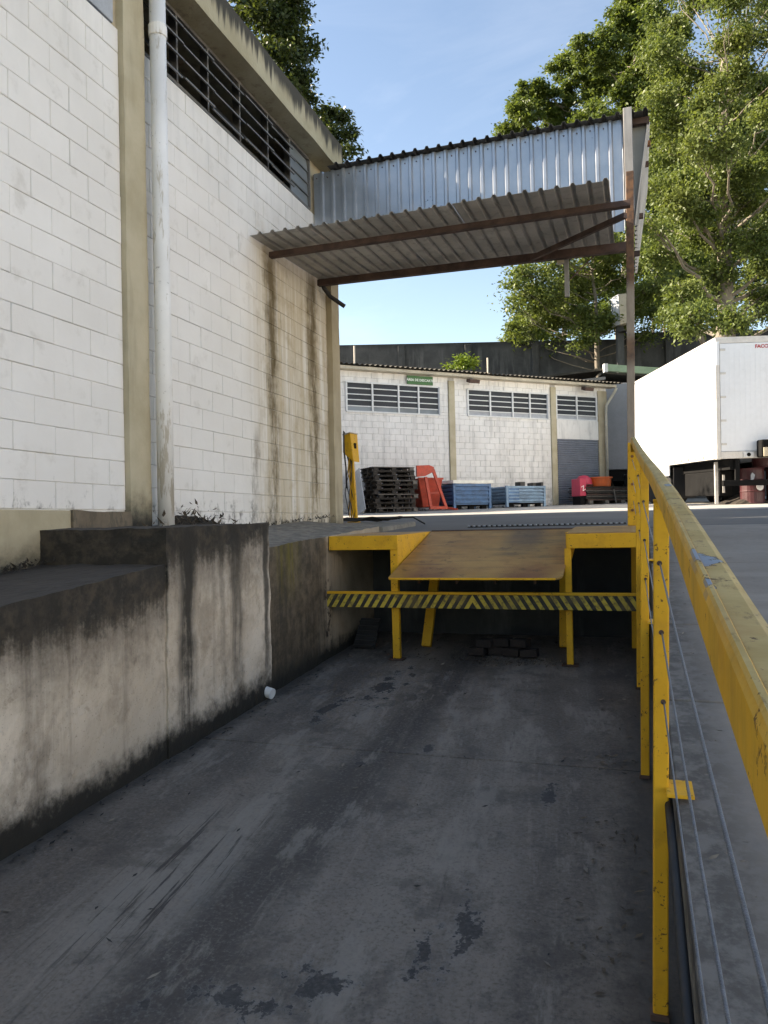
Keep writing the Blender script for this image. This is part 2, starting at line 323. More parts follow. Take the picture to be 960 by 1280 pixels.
def tread():
    g = G('worn_tread_plate'); P = g.pos(); x, y, z = g.sep(P)
    n = g.no(P, 2.4, 6, .65); st = g.no(g.mp(P, (1.5, 9, 1)), 1, 6, .7)
    c = g.mix(g.ss(n, .3, .7), (.39, .20, .058), (.52, .30, .092))
    c = g.mix(g.mul(g.ss(st, .46, .7), .6), c, (.15, .095, .05))
    c = g.mix(g.mul(g.ss(y, 7.25, 6.95), .5), c, (.42, .25, .06))
    for cx in (-1.9, -.98):
        c = g.mix(g.mul(g.band(x, cx, .34), g.ss(g.ma('ADD', y, g.ma('MULTIPLY', n, .5)), 7.75, 7.2), .7), c, (.15, .03, .018))
    c = g.mix(g.mul(g.band(x, -1.15, .3), g.ss(y, 7.6, 8.4), .6), c, (.06, .055, .055))
    c = g.mix(g.mul(g.ss(g.no(P, 7, 6, .7), .56, .68), .55), c, (.07, .04, .02))
    a = g.ma('SINE', g.ma('MULTIPLY', g.ma('ADD', x, y), 190)); b = g.ma('SINE', g.ma('MULTIPLY', g.ma('SUBTRACT', x, y), 190))
    return g.out(c, .6, .25, g.ma('MULTIPLY', a, b), .3, .004)
M['tread'] = tread()

def hazard():
    g = G('hazard_stripes'); P = g.pos(); x, y, z = g.sep(P); n = g.no(P, 16, 6, .7)
    ax = g.ma('ABSOLUTE', g.ma('ADD', x, 1.52))
    k = g.ma('FRACT', g.ma('DIVIDE', g.ma('ADD', ax, g.ma('MULTIPLY', z, .62)), .086))
    k = g.ss(g.ma('ABSOLUTE', g.ma('SUBTRACT', k, .5)), .24, .27)
    c = g.mix(k, (.56, .42, .05), (.018, .017, .016))
    c = g.mix(g.mul(g.ss(n, .46, .66), .8), c, (.06, .048, .032)); c = g.mix(g.mul(g.ss(g.no(P, 3, 5), .45, .7), .6), c, (.16, .12, .05))
    return g.out(c, .65, 0, n, .2, .002)
M['hazard'] = hazard()

def mildew_shade_wall():
    g = G('black_mildew_and_shade_concrete'); P = g.pos(); x, y, z = g.sep(P)
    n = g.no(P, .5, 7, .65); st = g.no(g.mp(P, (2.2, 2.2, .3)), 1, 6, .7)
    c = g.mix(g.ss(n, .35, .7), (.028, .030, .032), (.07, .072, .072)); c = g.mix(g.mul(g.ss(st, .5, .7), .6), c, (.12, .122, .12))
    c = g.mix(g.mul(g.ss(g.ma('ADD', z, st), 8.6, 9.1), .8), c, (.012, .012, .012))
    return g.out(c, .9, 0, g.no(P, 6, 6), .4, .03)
M['dark_wall'] = mildew_shade_wall()

def leaf(name, a, b, c3, tr=.35):
    g = G(name); r = g.rnd(); P = g.pos()
    col = g.mix(g.ss(r, 0, 1), a, b); col = g.mix(g.mul(g.ss(g.no(P, .5, 3), .45, .7), .6), col, c3)
    g.put(g.p.inputs['Base Color'], col); g.p.inputs['Roughness'].default_value = .5; g.p.inputs['Specular IOR Level'].default_value = .35
    t = g.n('ShaderNodeBsdfTranslucent'); g.put(t.inputs[0], g.mix(.5, col, (.16, .2, .02)))
    m = g.n('ShaderNodeMixShader'); m.inputs[0].default_value = tr
    g.t.links.new(g.p.outputs[0], m.inputs[1]); g.t.links.new(t.outputs[0], m.inputs[2]); g.t.links.new(m.outputs[0], g.o.inputs[0])
    return g.m
M['leaf_a'] = leaf('eucalyptus_leaves', (.045, .080, .018), (.105, .145, .035), (.12, .16, .04), .4)
M['leaf_b'] = leaf('bright_leaves', (.066, .10, .025), (.13, .166, .044), (.165, .185, .05), .4)
M['leaf_c'] = leaf('dark_leaves', (.018, .032, .012), (.04, .062, .02), (.055, .075, .02), .25)
M['weed'] = leaf('weed_leaves', (.08, .15, .01), (.16, .22, .02), (.2, .25, .03))
M['bark'] = simple('bark', (.085, .07, .055), .9, 0, .4, 4, .5)
M['bark_pale'] = simple('pale_bark', (.17, .145, .115), .9, 0, .35, 3, .4)

M['pvc'] = None
def pvc():
    g = G('weathered_white_pipe'); P = g.pos(); x, y, z = g.sep(P); n = g.no(g.mp(P, (14, 14, 2)), 1, 6, .7); n1 = g.no(P, 1.5, 4)
    c = g.mix(g.ss(n1, .35, .65), (.70, .69, .67), (.82, .81, .79))
    k = g.ss(g.ma('ADD', n, g.mx(g.mul(g.band(z, .55, .6), .06), g.mul(g.band(y, 5.9, .07), .1))), .58, .64)
    c = g.mix(g.mul(k, .8), c, (.47, .42, .34)); c = g.mix(g.mul(g.ss(g.no(P, 20, 6, .7), .62, .7), .6), c, (.2, .18, .16))
    return g.out(c, .55, 0, n, .15, .003)
M['pvc'] = pvc()
M['white_metal'] = simple('white_painted_steel', (.66, .66, .65), .5, 0, .1, 8, .05)
M['truck_white'] = simple('white_trailer_paint', (.74, .76, .78), .35, 0, .05, 1.5, .03)
M['truck_frame'] = simple('trailer_edge_aluminium', (.55, .53, .50), .45, .3, .15, 5, .05)
M['black'] = simple('black_chassis', (.009, .009, .009), .85, 0, .3, 6, .2)
M['black'].node_tree.nodes['Principled BSDF'].inputs['Specular IOR Level'].default_value = .1
M['rubber'] = simple('tyre_rubber', (.016, .016, .017), .8, 0, .3, 9, .3)
M['red_drum'] = simple('dark_red_drum', (.045, .007, .009), .5, 0, .25, 5, .1)
M['red'] = simple('worn_red_paint', (.48, .055, .025), .55, 0, .3, 5, .1)
M['pink'] = simple('crimson_box', (.46, .035, .075), .5, 0, .15, 5, .05)
M['orange'] = simple('orange_tub', (.52, .10, .02), .5, 0, .15, 5, .05)
M['blue'] = simple('blue_painted_steel', (.06, .14, .27), .5, .1, .35, 5, .1)
M['blue_light'] = simple('lighter_blue_steel', (.17, .265, .37), .5, .1, .35, 5, .1)
M['pallet'] = simple('blackened_wood', (.035, .029, .024), .9, 0, .5, 7, .4)
M['pallet_pale'] = simple('greyed_wood', (.13, .115, .10), .9, 0, .4, 7, .4)
M['lid'] = simple('cream_board', (.82, .80, .72), .7, 0, .12, 5, .05)
M['grey_board'] = simple('grey_board', (.36, .38, .41), .7, 0, .15, 5, .05)
M['shutter'] = simple('grey_roller_shutter', (.17, .185, .225), .5, .3, .18, 3, .1)
M['steel_dark'] = simple('dark_louvre_steel', (.035, .034, .034), .55, .3, .3, 6, .1)
M['steel_grey'] = simple('grey_window_steel', (.17, .165, .16), .55, .3, .25, 6, .1)
M['sign_green'] = simple('green_sign', (.035, .13, .03), .5, 0, .1, 6, .02)
M['sign_white'] = simple('white_lettering', (.78, .80, .76), .5, 0, .05, 6, .02)
M['red_letter'] = simple('red_lettering', (.45, .03, .04), .5, 0, .1, 6, .02)
M['cable'] = simple('steel_wire_rope', (.16, .17, .19), .45, .6, .3, 60, .4)
M['hose'] = simple('black_hose', (.015, .014, .014), .6, 0, .2, 12, .1)
M['soil'] = simple('black_soil', (.028, .022, .016), .95, 0, .5, 14, .6)
M['brick'] = simple('dirty_brick', (.028, .02, .017), .9, 0, .4, 8, .5)
M['litter'] = simple('dry_litter', (.09, .07, .05), .9, 0, .6, 3, .1)
M['litter_pale'] = simple('pale_dry_leaves', (.21, .18, .145), .9, 0, .5, 3, .1)
M['roof_tile'] = simple('mossy_fibre_cement', (.055, .05, .04), .95, 0, .5, 4, .4)
M['fascia_cream'] = simple('cream_eave_board', (.50, .45, .36), .8, 0, .2, 3, .1)
M['gutter_green'] = simple('pale_green_gutter', (.26, .36, .24), .6, 0, .15, 3, .1)
M['grass'] = simple('rough_grass_ground', (.05, .06, .022), .95, 0, .5, 1.5, .4)
M['dark_grey_box'] = simple('grey_truck_box', (.20, .215, .24), .5, 0, .12, 2, .05)
M['cream_tank'] = simple('cream_box', (.52, .46, .38), .6, 0, .15, 3, .1)
M['cream_frame'] = simple('cream_lamp_frame', (.55, .47, .34), .6, 0, .15, 5, .1)
def glass(name, c, rough=.12):
    g = G(name); P = g.pos(); n = g.no(P, 1.2, 3); g.p.inputs['Specular IOR Level'].default_value = .3
    return g.out(g.mix(g.ss(n, .3, .7), tuple(k * .7 for k in c), c), rough, 0)
M['glass'] = glass('dusty_dark_glass', (.02, .023, .03), .4); M['glass_light'] = glass('frosted_glass', (.22, .25, .27), .3)

# ------------------------------------------------------------------ mesh builder
class MB:
    def __init__(s): s.v = []; s.f = []
    def add(s, vs, fs):
        o = len(s.v); s.v += [tuple(v) for v in vs]; s.f += [tuple(i + o for i in f) for f in fs]; return s
    def hexa(s, b, t):      # bottom 4 (ccw from above), top 4
        return s.add(list(b) + list(t), [(3, 2, 1, 0), (4, 5, 6, 7), (0, 1, 5, 4), (1, 2, 6, 5), (2, 3, 7, 6), (3, 0, 4, 7)])
    def box(s, x0, x1, y0, y1, z0, z1):
        return s.hexa([(x0, y0, z0), (x1, y0, z0), (x1, y1, z0), (x0, y1, z0)], [(x0, y0, z1), (x1, y0, z1), (x1, y1, z1), (x0, y1, z1)])
    def bar(s, a, b, w, h, up=(0, 0, 1)):       # rectangular bar between two points
        a, b = Vector(a), Vector(b); d = (b - a).normalized(); u = Vector(up)
        r = d.cross(u)
        if r.length < 1e-4: r = d.cross(Vector((0, 1, 0)))
        r.normalize(); u = r.cross(d); r *= w / 2; u *= h / 2
        A = [a - r - u, a + r - u, a + r + u, a - r + u]; B = [b - r - u, b + r - u, b + r + u, b - r + u]
        return s.add(A + B, [(0, 1, 2, 3), (7, 6, 5, 4), (4, 5, 1, 0), (5, 6, 2, 1), (6, 7, 3, 2), (7, 4, 0, 3)])
    def tube(s, pts, rad, n=10, cap=True):
        pts = [Vector(p) for p in pts]; rs = rad if isinstance(rad, (list, tuple)) else [rad] * len(pts)
        prev = None; rings = []
        for i, p in enumerate(pts):
            d = (pts[min(i + 1, len(pts) - 1)] - pts[max(i - 1, 0)]).normalized()
            if prev is None:
                prev = d.cross(Vector((0, 0, 1)))
                if prev.length < 1e-3: prev = d.cross(Vector((0, 1, 0)))
            prev = (prev - d * prev.dot(d)).normalized(); q = d.cross(prev)
            rings.append([p + (prev * math.cos(2 * math.pi * k / n) + q * math.sin(2 * math.pi * k / n)) * rs[i] for k in range(n)])
        vs = [v for r in rings for v in r]; fs = []
        for i in range(len(rings) - 1):
            for k in range(n): fs.append((i * n + k, i * n + (k + 1) % n, (i + 1) * n + (k + 1) % n, (i + 1) * n + k))
        if cap: fs += [tuple(range(n - 1, -1, -1)), tuple((len(rings) - 1) * n + k for k in range(n))]
        return s.add(vs, fs)
    def prism(s, poly, ax, a0, a1):     # polygon in the two other axes, extruded along ax
        def P(u, v, w): return {'x': (w, u, v), 'y': (u, w, v), 'z': (u, v, w)}[ax]
        n = len(poly)
        return s.add([P(u, v, a0) for u, v in poly] + [P(u, v, a1) for u, v in poly], [tuple(range(n - 1, -1, -1)), tuple(range(n, 2 * n))] + [(i, (i + 1) % n, (i + 1) % n + n, i + n) for i in range(n)])
    def build(s, name, mat, parent=None, bevel=0, smooth=False, solid=0, fix=True):
        me = bpy.data.meshes.new(name); me.from_pydata(s.v, [], s.f)
        if fix:
            bm = bmesh.new(); bm.from_mesh(me); bmesh.ops.recalc_face_normals(bm, faces=bm.faces); bm.to_mesh(me); bm.free()
        me.materials.append(M[mat])
        if smooth: me.polygons.foreach_set('use_smooth', [True] * len(me.polygons))
        o = bpy.data.objects.new(name, me); COL.objects.link(o)
        if parent: o.parent = parent
        if solid: m_ = o.modifiers.new('thickness', 'SOLIDIFY'); m_.thickness = solid; m_.offset = 0
        if bevel: b = o.modifiers.new('edge', 'BEVEL'); b.width = bevel; b.segments = 2; b.limit_method = 'ANGLE'
        return o
def tag(o, label, cat, group=None, kind=None):
    if label: o['label'] = label
    if cat: o['category'] = cat
    if group: o['group'] = group
    if kind: o['kind'] = kind
    return o
def thing(name, label, cat, loc=(0, 0, 0), rz=0, group=None):
    o = bpy.data.objects.new(name, None); COL.objects.link(o); o.location = loc; o.rotation_euler = (0, 0, rz); o.empty_display_size = .2
    return tag(o, label, cat, group)
def struct(o): o['kind'] = 'structure'; return o
def copy_tree(o, parent=None):
    c = o.copy(); COL.objects.link(c); c.parent = parent
    for ch in list(o.children): copy_tree(ch, c)
    return c
def roughen(o, cuts, amp, freq=3., emin=.12):
    me = o.data; bm = bmesh.new(); bm.from_mesh(me)
    for _ in range(cuts):
        long_e = [e for e in bm.edges if e.calc_length() > emin]
        if not long_e: break
        bmesh.ops.subdivide_edges(bm, edges=long_e, cuts=1, use_grid_fill=True)
    bmesh.ops.triangulate(bm, faces=[f for f in bm.faces if len(f.verts) > 4])
    for v in bm.verts:
        d = mnoise.noise_vector(v.co * freq) * amp + mnoise.noise_vector(v.co * freq * 4) * amp * .45
        v.co += d
    bm.to_mesh(me); bm.free(); return o
def lathe(mb, prof, n=24, c=(0, 0, 0)):
    vs = []; fs = []
    for r, z in prof: vs += [(c[0] + r * math.cos(2 * math.pi * k / n), c[1] + r * math.sin(2 * math.pi * k / n), c[2] + z) for k in range(n)]
    for i in range(len(prof) - 1):
        for k in range(n): fs.append((i * n + k, i * n + (k + 1) % n, (i + 1) * n + (k + 1) % n, (i + 1) * n + k))
    fs += [tuple(range(n - 1, -1, -1)), tuple((len(prof) - 1) * n + k for k in range(n))]
    return mb.add(vs, fs)
def corrugated(u0, u1, pitch, depth, place, v0, v1, trap=True, nv=1):
    """ribbed sheet: profile along u, straight along v; place(u, h, v) -> point"""
    prof = []; u = u0; k = 0
    if trap:
        base = [(0, 0), (.60, 0), (.70, 1), (.88, 1), (.98, 0)]
    else:
        base = [(i / 8, .5 + .5 * math.cos(2 * math.pi * i / 8)) for i in range(8)]
    while u0 + k * pitch < u1 + 1e-6:
        for a, h in base:
            uu = u0 + (k + a) * pitch
            if uu <= u1 + 1e-6: prof.append((uu, h * depth))
        k += 1
    mb = MB(); n = len(prof); vs = []
    for j in range(nv + 1):
        v = v0 + (v1 - v0) * j / nv
        vs += [place(u, h, v) for u, h in prof]
    mb.add(vs, [(j * n + i, j * n + i + 1, (j + 1) * n + i + 1, (j + 1) * n + i) for j in range(nv) for i in range(n - 1)])
    return mb
def subtract(rects, o):
    out = []
    for a0, a1, b0, b1 in rects:
        x0, x1, y0, y1 = max(a0, o[0]), min(a1, o[1]), max(b0, o[2]), min(b1, o[3])
        if x0 >= x1 or y0 >= y1: out.append((a0, a1, b0, b1)); continue
        if y0 > b0: out.append((a0, a1, b0, y0))
        if y1 < b1: out.append((a0, a1, y1, b1))
        if x0 > a0: out.append((a0, x0, y0, y1))
        if x1 < a1: out.append((x1, a1, y0, y1))
    return [r for r in out if r[1] - r[0] > .03 and r[3] - r[2] > .03]
def courses(a0, a1, z0, z1, h, w, opens=(), start=0, shift=0.):
    res = []; i = start; z = z0
    while z < z1 - .02:
        zz = min(z + h, z1); s = a0 - w + shift + (w / 2 if i % 2 else 0); s = s % w + a0 - w
        row = []
        while s < a1:
            b0, b1 = max(s, a0), min(s + w, a1)
            if b1 - b0 > .03: row.append((b0, b1, z, zz))
            s += w
        for o in opens: row = subtract(row, o)
        res += row; i += 1; z += h
    return res
def block_mb(w, h, d, g, ch):
    """front piece of a block facing -y, centre at origin"""
    a, b = w / 2 - g, h / 2 - g; c, e = a - ch, b - ch
    vs = [(-a, 0, -b), (a, 0, -b), (a, 0, b), (-a, 0, b), (-a, -d + ch, -b), (a, -d + ch, -b), (a, -d + ch, b), (-a, -d + ch, b), (-c, -d, -e), (c, -d, -e), (c, -d, e), (-c, -d, e)]
    fs = [(0, 1, 5, 4), (1, 2, 6, 5), (2, 3, 7, 6), (3, 0, 4, 7), (4, 5, 9, 8), (5, 6, 10, 9), (6, 7, 11, 10), (7, 4, 8, 11), (8, 9, 10, 11)]
    return vs, fs
_bc = {}
def lay_blocks(rects, parent, mat, frame, d, g, ch, limit, score, tilt=.0015):
    """frame(a, z) -> Matrix for a block centred there; first `limit` by score are own objects, the rest one stuff part"""
    rects = sorted(rects, key=score); rest = MB()
    for i, (a0, a1, b0, b1) in enumerate(rects):
        w, h = round(a1 - a0, 3), round(b1 - b0, 3)
        mat4 = frame((a0 + a1) / 2, (b0 + b1) / 2) @ Matrix.Translation((random.uniform(-.001, .001), random.uniform(-.003, .0025), random.uniform(-.0012, .0012))) @ Matrix.Rotation(random.uniform(-tilt, tilt) * 3, 4, 'Z') @ Matrix.Rotation(random.uniform(-tilt, tilt) * 3, 4, 'X')
        if i < limit:
            key = (w, h, mat, d)
            if key not in _bc:
                vs, fs = block_mb(w, h, d, g, ch); me = bpy.data.meshes.new('block'); me.from_pydata(vs, [], fs); me.materials.append(M[mat]); _bc[key] = me
            o = bpy.data.objects.new('block', _bc[key]); COL.objects.link(o); o.parent = parent; o.matrix_local = mat4
        else:
            vs, fs = block_mb(w, h, d, g, ch); rest.add([mat4 @ Vector(v) for v in vs], fs)
    if rest.v:
        o = rest.build('block_remainder', mat, parent, fix=False); o['kind'] = 'stuff'
def text_mesh(body, size, mat, parent, mat4, name='lettering', thick=.002, bold=0.):
    cu = bpy.data.curves.new(name, 'FONT'); cu.body = body; cu.size = size; cu.extrude = thick; cu.align_x = 'CENTER'; cu.align_y = 'CENTER'; cu.resolution_u = 2; cu.offset = bold
    t = bpy.data.objects.new('tmp', cu); COL.objects.link(t)
    me = bpy.data.meshes.new_from_object(t.evaluated_get(bpy.context.evaluated_depsgraph_get())); bpy.data.objects.remove(t)
    me.name = name; me.materials.clear(); me.materials.append(M[mat])
    o = bpy.data.objects.new(name, me); COL.objects.link(o); o.parent = parent; o.matrix_local = mat4; return o

def rebase(root, loc):
    loc = Vector(loc); root.location = loc
    for ch in root.children: ch.location = ch.location - loc
    return root
def frameX(a, z): return Matrix(((0, -1, 0, -4.061), (1, 0, 0, a), (0, 0, 1, z), (0, 0, 0, 1)))
def yard_z(y): return .033 * (y - 8.6)
def ramp_z(y): return -1.14 + .135 * y
def floor_z(y): return -1.67 + .057 * y

# ================================================================== SETTING: ground, yard, ramp, pit floor
WALL_P = at(480, 433, 36.0); WALL_P.z = 0
def wall_pt(s, d, z): return WALL_P + _r0 * s + _f0 * d + Vector((0, 0, z))
mb = MB(); ss_ = [-260, -120, -60, -30, -15, 0, 15, 30, 60, 120, 260]
rows = [(-260, -2.6), (-60, -2.6), (-20, -2.6), (.15, -2.6), (.2, 7.9), (6, 8.3), (20, 9.5), (60, 12), (420, 16)]
vs = [wall_pt(s, d, z) for d, z in rows for s in ss_]; n = len(ss_)
mb.add(vs, [(j * n + i, j * n + i + 1, (j + 1) * n + i + 1, (j + 1) * n + i) for j in range(len(rows) - 1) for i in range(n - 1)])
struct(mb.build('ground', 'grass'))
mb = MB(); xs = [-45, -16, -4, -3, 0, .1, 3, 12, 45]; ys = [8.66, 10, 13, 17, 22, 30, 44]
vs = [(x, y, yard_z(y)) for y in ys for x in xs]; n = len(xs)
mb.add(vs, [(j * n + i, j * n + i + 1, (j + 1) * n + i + 1, (j + 1) * n + i) for j in range(len(ys) - 1) for i in range(n - 1)])
struct(mb.build('yard', 'yard', solid=.0))
M['apron'] = concrete('sunlit_pale_concrete', (.27, .255, .23), (.37, .35, .32), .8)
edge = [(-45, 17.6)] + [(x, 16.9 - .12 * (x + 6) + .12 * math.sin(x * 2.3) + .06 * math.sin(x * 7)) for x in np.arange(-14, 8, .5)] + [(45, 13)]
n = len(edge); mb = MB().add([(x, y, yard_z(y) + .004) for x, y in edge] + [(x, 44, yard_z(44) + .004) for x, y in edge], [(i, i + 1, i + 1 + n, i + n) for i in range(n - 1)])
struct(mb.build('sunlit_apron', 'apron'))  # paler sheet laid up to the shadow line, brightens the sunlit strip
# sloping concrete beside the pit: slabs with open joints over a dark bed
ramp = struct(MB().hexa([(.12, -8, ramp_z(-8) - .9), (14, -8, ramp_z(-8) - .9), (14, 8.7, ramp_z(8.7) - 1.4), (.12, 8.7, ramp_z(8.7) - 1.4)],
    [(.12, -8, ramp_z(-8) - .05), (14, -8, ramp_z(-8) - .05), (14, 8.7, ramp_z(8.7) - .05), (.12, 8.7, ramp_z(8.7) - .05)]).build('ramp', 'soil'))
jy = [-8, -1.2, 1.1, 3.51, 4.73, 6.6, 8.655]; jx = [.1, 2.6, 6.5, 14]
for i in range(len(jy) - 1):
    for k in range(len(jx) - 1):
        y0, y1 = jy[i] + .005, jy[i + 1] - .005; x0, x1 = jx[k] + (.005 if k else 0), jx[k + 1] - .005; e = random.uniform(-.004, .002)
        o = MB().hexa([(x0, y0, ramp_z(y0) - .9 if k == 0 else ramp_z(y0) - .2), (x1, y0, ramp_z(y0) - .2), (x1, y1, ramp_z(y1) - .2), (x0, y1, ramp_z(y1) - 1.3 if k == 0 else ramp_z(y1) - .2)],
            [(x0, y0, ramp_z(y0) + e), (x1, y0, ramp_z(y0) + e), (x1, y1, ramp_z(y1) + e), (x0, y1, ramp_z(y1) + e)]).build('slab', 'ramp', ramp, bevel=.006)
pit = struct(MB().hexa([(-3.2, -8, -3.2), (.3, -8, -3.2), (.3, 8.8, -2.4), (-3.2, 8.8, -2.4)], [(-3.2, -8, floor_z(-8) - .03), (.3, -8, floor_z(-8) - .03), (.3, 8.8, floor_z(8.8) - .03), (-3.2, 8.8, floor_z(8.8) - .03)]).build('pit_floor', 'soil'))
for y0, y1, x0, x1 in ((-8, .9, -3.2, .3), (.9, 4.83, -3.2, .3), (4.83, 6.16, -3.2, .3), (6.16, 8.8, -3.2, .3)):
    y0 += .004; y1 -= .004; x0 += .003; x1 -= .003; e = random.uniform(-.003, .002)
    MB().hexa([(x0, y0, floor_z(y0) - .2), (x1, y0, floor_z(y0) - .2), (x1, y1, floor_z(y1) - .2), (x0, y1, floor_z(y1) - .2)],
        [(x0, y0, floor_z(y0) + e), (x1, y0, floor_z(y0) + e), (x1, y1, floor_z(y1) + e), (x0, y1, floor_z(y1) + e)]).build('slab', 'floor', pit, bevel=.004)

# ================================================================== LEFT WAREHOUSE
wh = thing('warehouse', 'white painted block warehouse with louvred windows under a stained concrete roof slab', 'building')
CH = .203; Z0 = .27; SILL = Z0 + 20 * CH
core = MB().box(-4.35, -4.061, -6, 5.5, -.5, SILL).box(-4.35, -4.061, 5.5, 9.99, -1.0, SILL)
wall = core.build('wall', 'mortar_left', wh)
rects = courses(.6, 5.42, Z0, SILL - .001, CH, .405, shift=.17) + courses(5.71, 9.93, Z0 - 2 * CH, SILL - .001, CH, .405, shift=.08)
lay_blocks(rects, wall, 'white_left', frameX, .011, .0016, .0045, 300, lambda r: (0 if r[0] > 3.9 else 1, r[0]))
MB().box(-16, -15.7, -6, 10.2, -.5, 5.06).box(-15.7, -4.35, -6, -5.7, -.5, 5.06).box(-15.7, -4.06, 9.99, 10.19, -.5, 5.06).build('rear_wall', 'mortar_left', wh)
MB().box(-15.7, -4.36, -5.7, 9.95, -.3, -.1).build('interior_floor', 'rough_concrete', wh)
roughen(MB().box(-4.3, -4.0, 5.42, 5.71, -.1, 5.06).build('pillar', 'beige', wh), 5, .006, 5)
roughen(MB().box(-4.3, -3.97, 9.93, 10.21, -.6, 5.06).build('pillar', 'beige_far', wh), 5, .006, 5)
roughen(MB().hexa([(-16.2, -6.2, 5.05), (-3.8, -6.2, 5.05), (-3.8, 10.02, 5.05), (-16.2, 10.02, 5.05)], [(-16.2, -6.2, 5.45), (-3.8, -6.2, 5.45), (-3.8, 10.02, 5.43), (-16.2, 10.02, 5.43)]).build('roof_slab', 'slab', wh), 5, .010, 2.5)
MB().box(-4.2, -4.02, 2, 4.73, -.6, Z0 - .006).build('plinth', 'plinth', wh, bevel=.008)
roughen(MB().box(-4.2, -4.0, 4.73, 5.43, -.6, Z0 - .012).build('plinth', 'pier', wh), 5, .014, 6)
# unseen wing added behind the far end, sized to shade the yard
MB().box(-16, -7.3, 10.25, 15.4, -.2, 6.0).build('shade_wing', 'white_back', wh)
MB().box(-16.2, -7.1, 10.22, 15.6, 6.0, 6.2).build('shade_wing_roof', 'slab', wh)
# windows
def louvre_window(y_list, closed_last, name='window'):
    a, b = y_list[0], y_list[-1]
    fr = MB()
    for z in (SILL + .018, 5.03): fr.box(-4.12, -4.05, a, b, z - .016, z + .016)
    for y in y_list: fr.box(-4.13, -4.045, y - .014, y + .014, SILL + .03, 5.01)
    w = fr.build(name, 'steel_grey', wh)
    rows = 4; hh = (5.01 - SILL - .04) / rows
    for i in range(len(y_list) - 1):
        y0, y1 = y_list[i] + .018, y_list[i + 1] - .018; shut = closed_last and i == len(y_list) - 2
        for r in range(rows):
            zt = SILL + .035 + (r + 1) * hh; out = .012 if shut else .10 + random.uniform(-.02, .02); zb = zt - (hh - .004 if shut else hh * .86)
            p = [(-4.085, y0, zt), (-4.085, y1, zt), (-4.085 + out, y1, zb), (-4.085 + out, y0, zb)]
            s = MB().add([*p, *[(x - .007, y, z) for x, y, z in p]], [(0, 1, 2, 3), (7, 6, 5, 4), (0, 4, 5, 1), (1, 5, 6, 2), (2, 6, 7, 3), (3, 7, 4, 0)]).build('slat', 'glass_light' if shut else 'steel_dark', w)
            MB().bar((-4.085 + out, y0 - .01, zb), (-4.085 + out, y1 + .01, zb), .016, .014).build('slat_rail', 'steel_grey', w)
louvre_window([5.75, 6.3, 6.86, 7.52, 8.2, 8.82, 9.44], True)
louvre_window([2.4, 3.2, 4.0, 4.7], False)
MB().box(-4.14, -4.05, 4.72, 5.36, SILL + .02, 5.03).build('window_panel', 'grey_board', wh, bevel=.006)
for a, b in ((9.46, 9.93), (5.36, 5.42), (.5, 2.4)): MB().box(-4.2, -4.07, a, b, SILL, 5.05).build('window_jamb', 'beige_far', wh)
# downpipe
dp = MB().tube([(-3.91, 5.79, .125), (-3.912, 5.792, 2), (-3.915, 5.795, 5.04)], .072, 18).build('downpipe', 'pvc', wh, smooth=True)
lathe(MB(), [(.074, 0), (.081, .005), (.081, .10), (.074, .11)], 18, (-3.913, 5.793, 4.45)).build('pipe_joint', 'pvc', dp)
MB().tube([(-3.0, 5.83, -1.275), (-2.93, 5.82, -1.29)], .045, 14).build('drain_stub', 'pvc', wh, smooth=False)
rebase(wh, (-4.05, 5, 0))

# ================================================================== PIT WALLS
rw = thing('retaining_wall', 'mildew streaked concrete retaining wall with stepped ledge along the loading pit', 'wall')
def lt(y): return -.263 + .0985 * (y - 3.016)
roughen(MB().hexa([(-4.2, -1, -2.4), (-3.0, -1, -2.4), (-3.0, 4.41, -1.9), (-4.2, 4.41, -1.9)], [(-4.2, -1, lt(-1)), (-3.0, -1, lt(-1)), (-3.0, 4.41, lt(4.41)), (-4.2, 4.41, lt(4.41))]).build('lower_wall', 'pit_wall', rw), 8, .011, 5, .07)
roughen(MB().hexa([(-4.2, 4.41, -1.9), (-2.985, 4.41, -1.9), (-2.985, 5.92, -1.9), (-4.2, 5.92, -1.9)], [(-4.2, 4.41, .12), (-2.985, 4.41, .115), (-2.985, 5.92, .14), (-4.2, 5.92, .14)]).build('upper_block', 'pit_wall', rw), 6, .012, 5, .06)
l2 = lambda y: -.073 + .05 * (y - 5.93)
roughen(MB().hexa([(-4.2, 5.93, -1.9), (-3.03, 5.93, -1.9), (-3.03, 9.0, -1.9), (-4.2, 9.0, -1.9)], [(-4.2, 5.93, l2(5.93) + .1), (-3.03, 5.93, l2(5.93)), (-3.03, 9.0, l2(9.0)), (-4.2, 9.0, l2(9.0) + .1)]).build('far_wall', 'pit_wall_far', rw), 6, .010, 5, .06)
roughen(MB().box(-3.02, .09, 8.72, 8.95, -2, yard_z(8.7) - .02).build('shade_dark_end_wall', 'dark_wall', rw), 4, .008, 4)  # near-black colour here paints in the shade under the dock
rebase(rw, (-3.5, 4, -1.5))
o = MB().hexa([(-4.3, 9.0, -.3), (-2.98, 9.0, -.3), (-3.05, 10.75, -.3), (-4.3, 10.75, -.3)], [(-4.3, 9.0, .13), (-2.98, 9.0, .075), (-3.05, 10.75, .13), (-4.3, 10.75, .15)]).build('concrete_kerb', 'rough_concrete', bevel=.02)
roughen(o, 4, .015, 4); tag(o, 'rough concrete kerb under the yellow control stand at the warehouse corner', 'kerb')

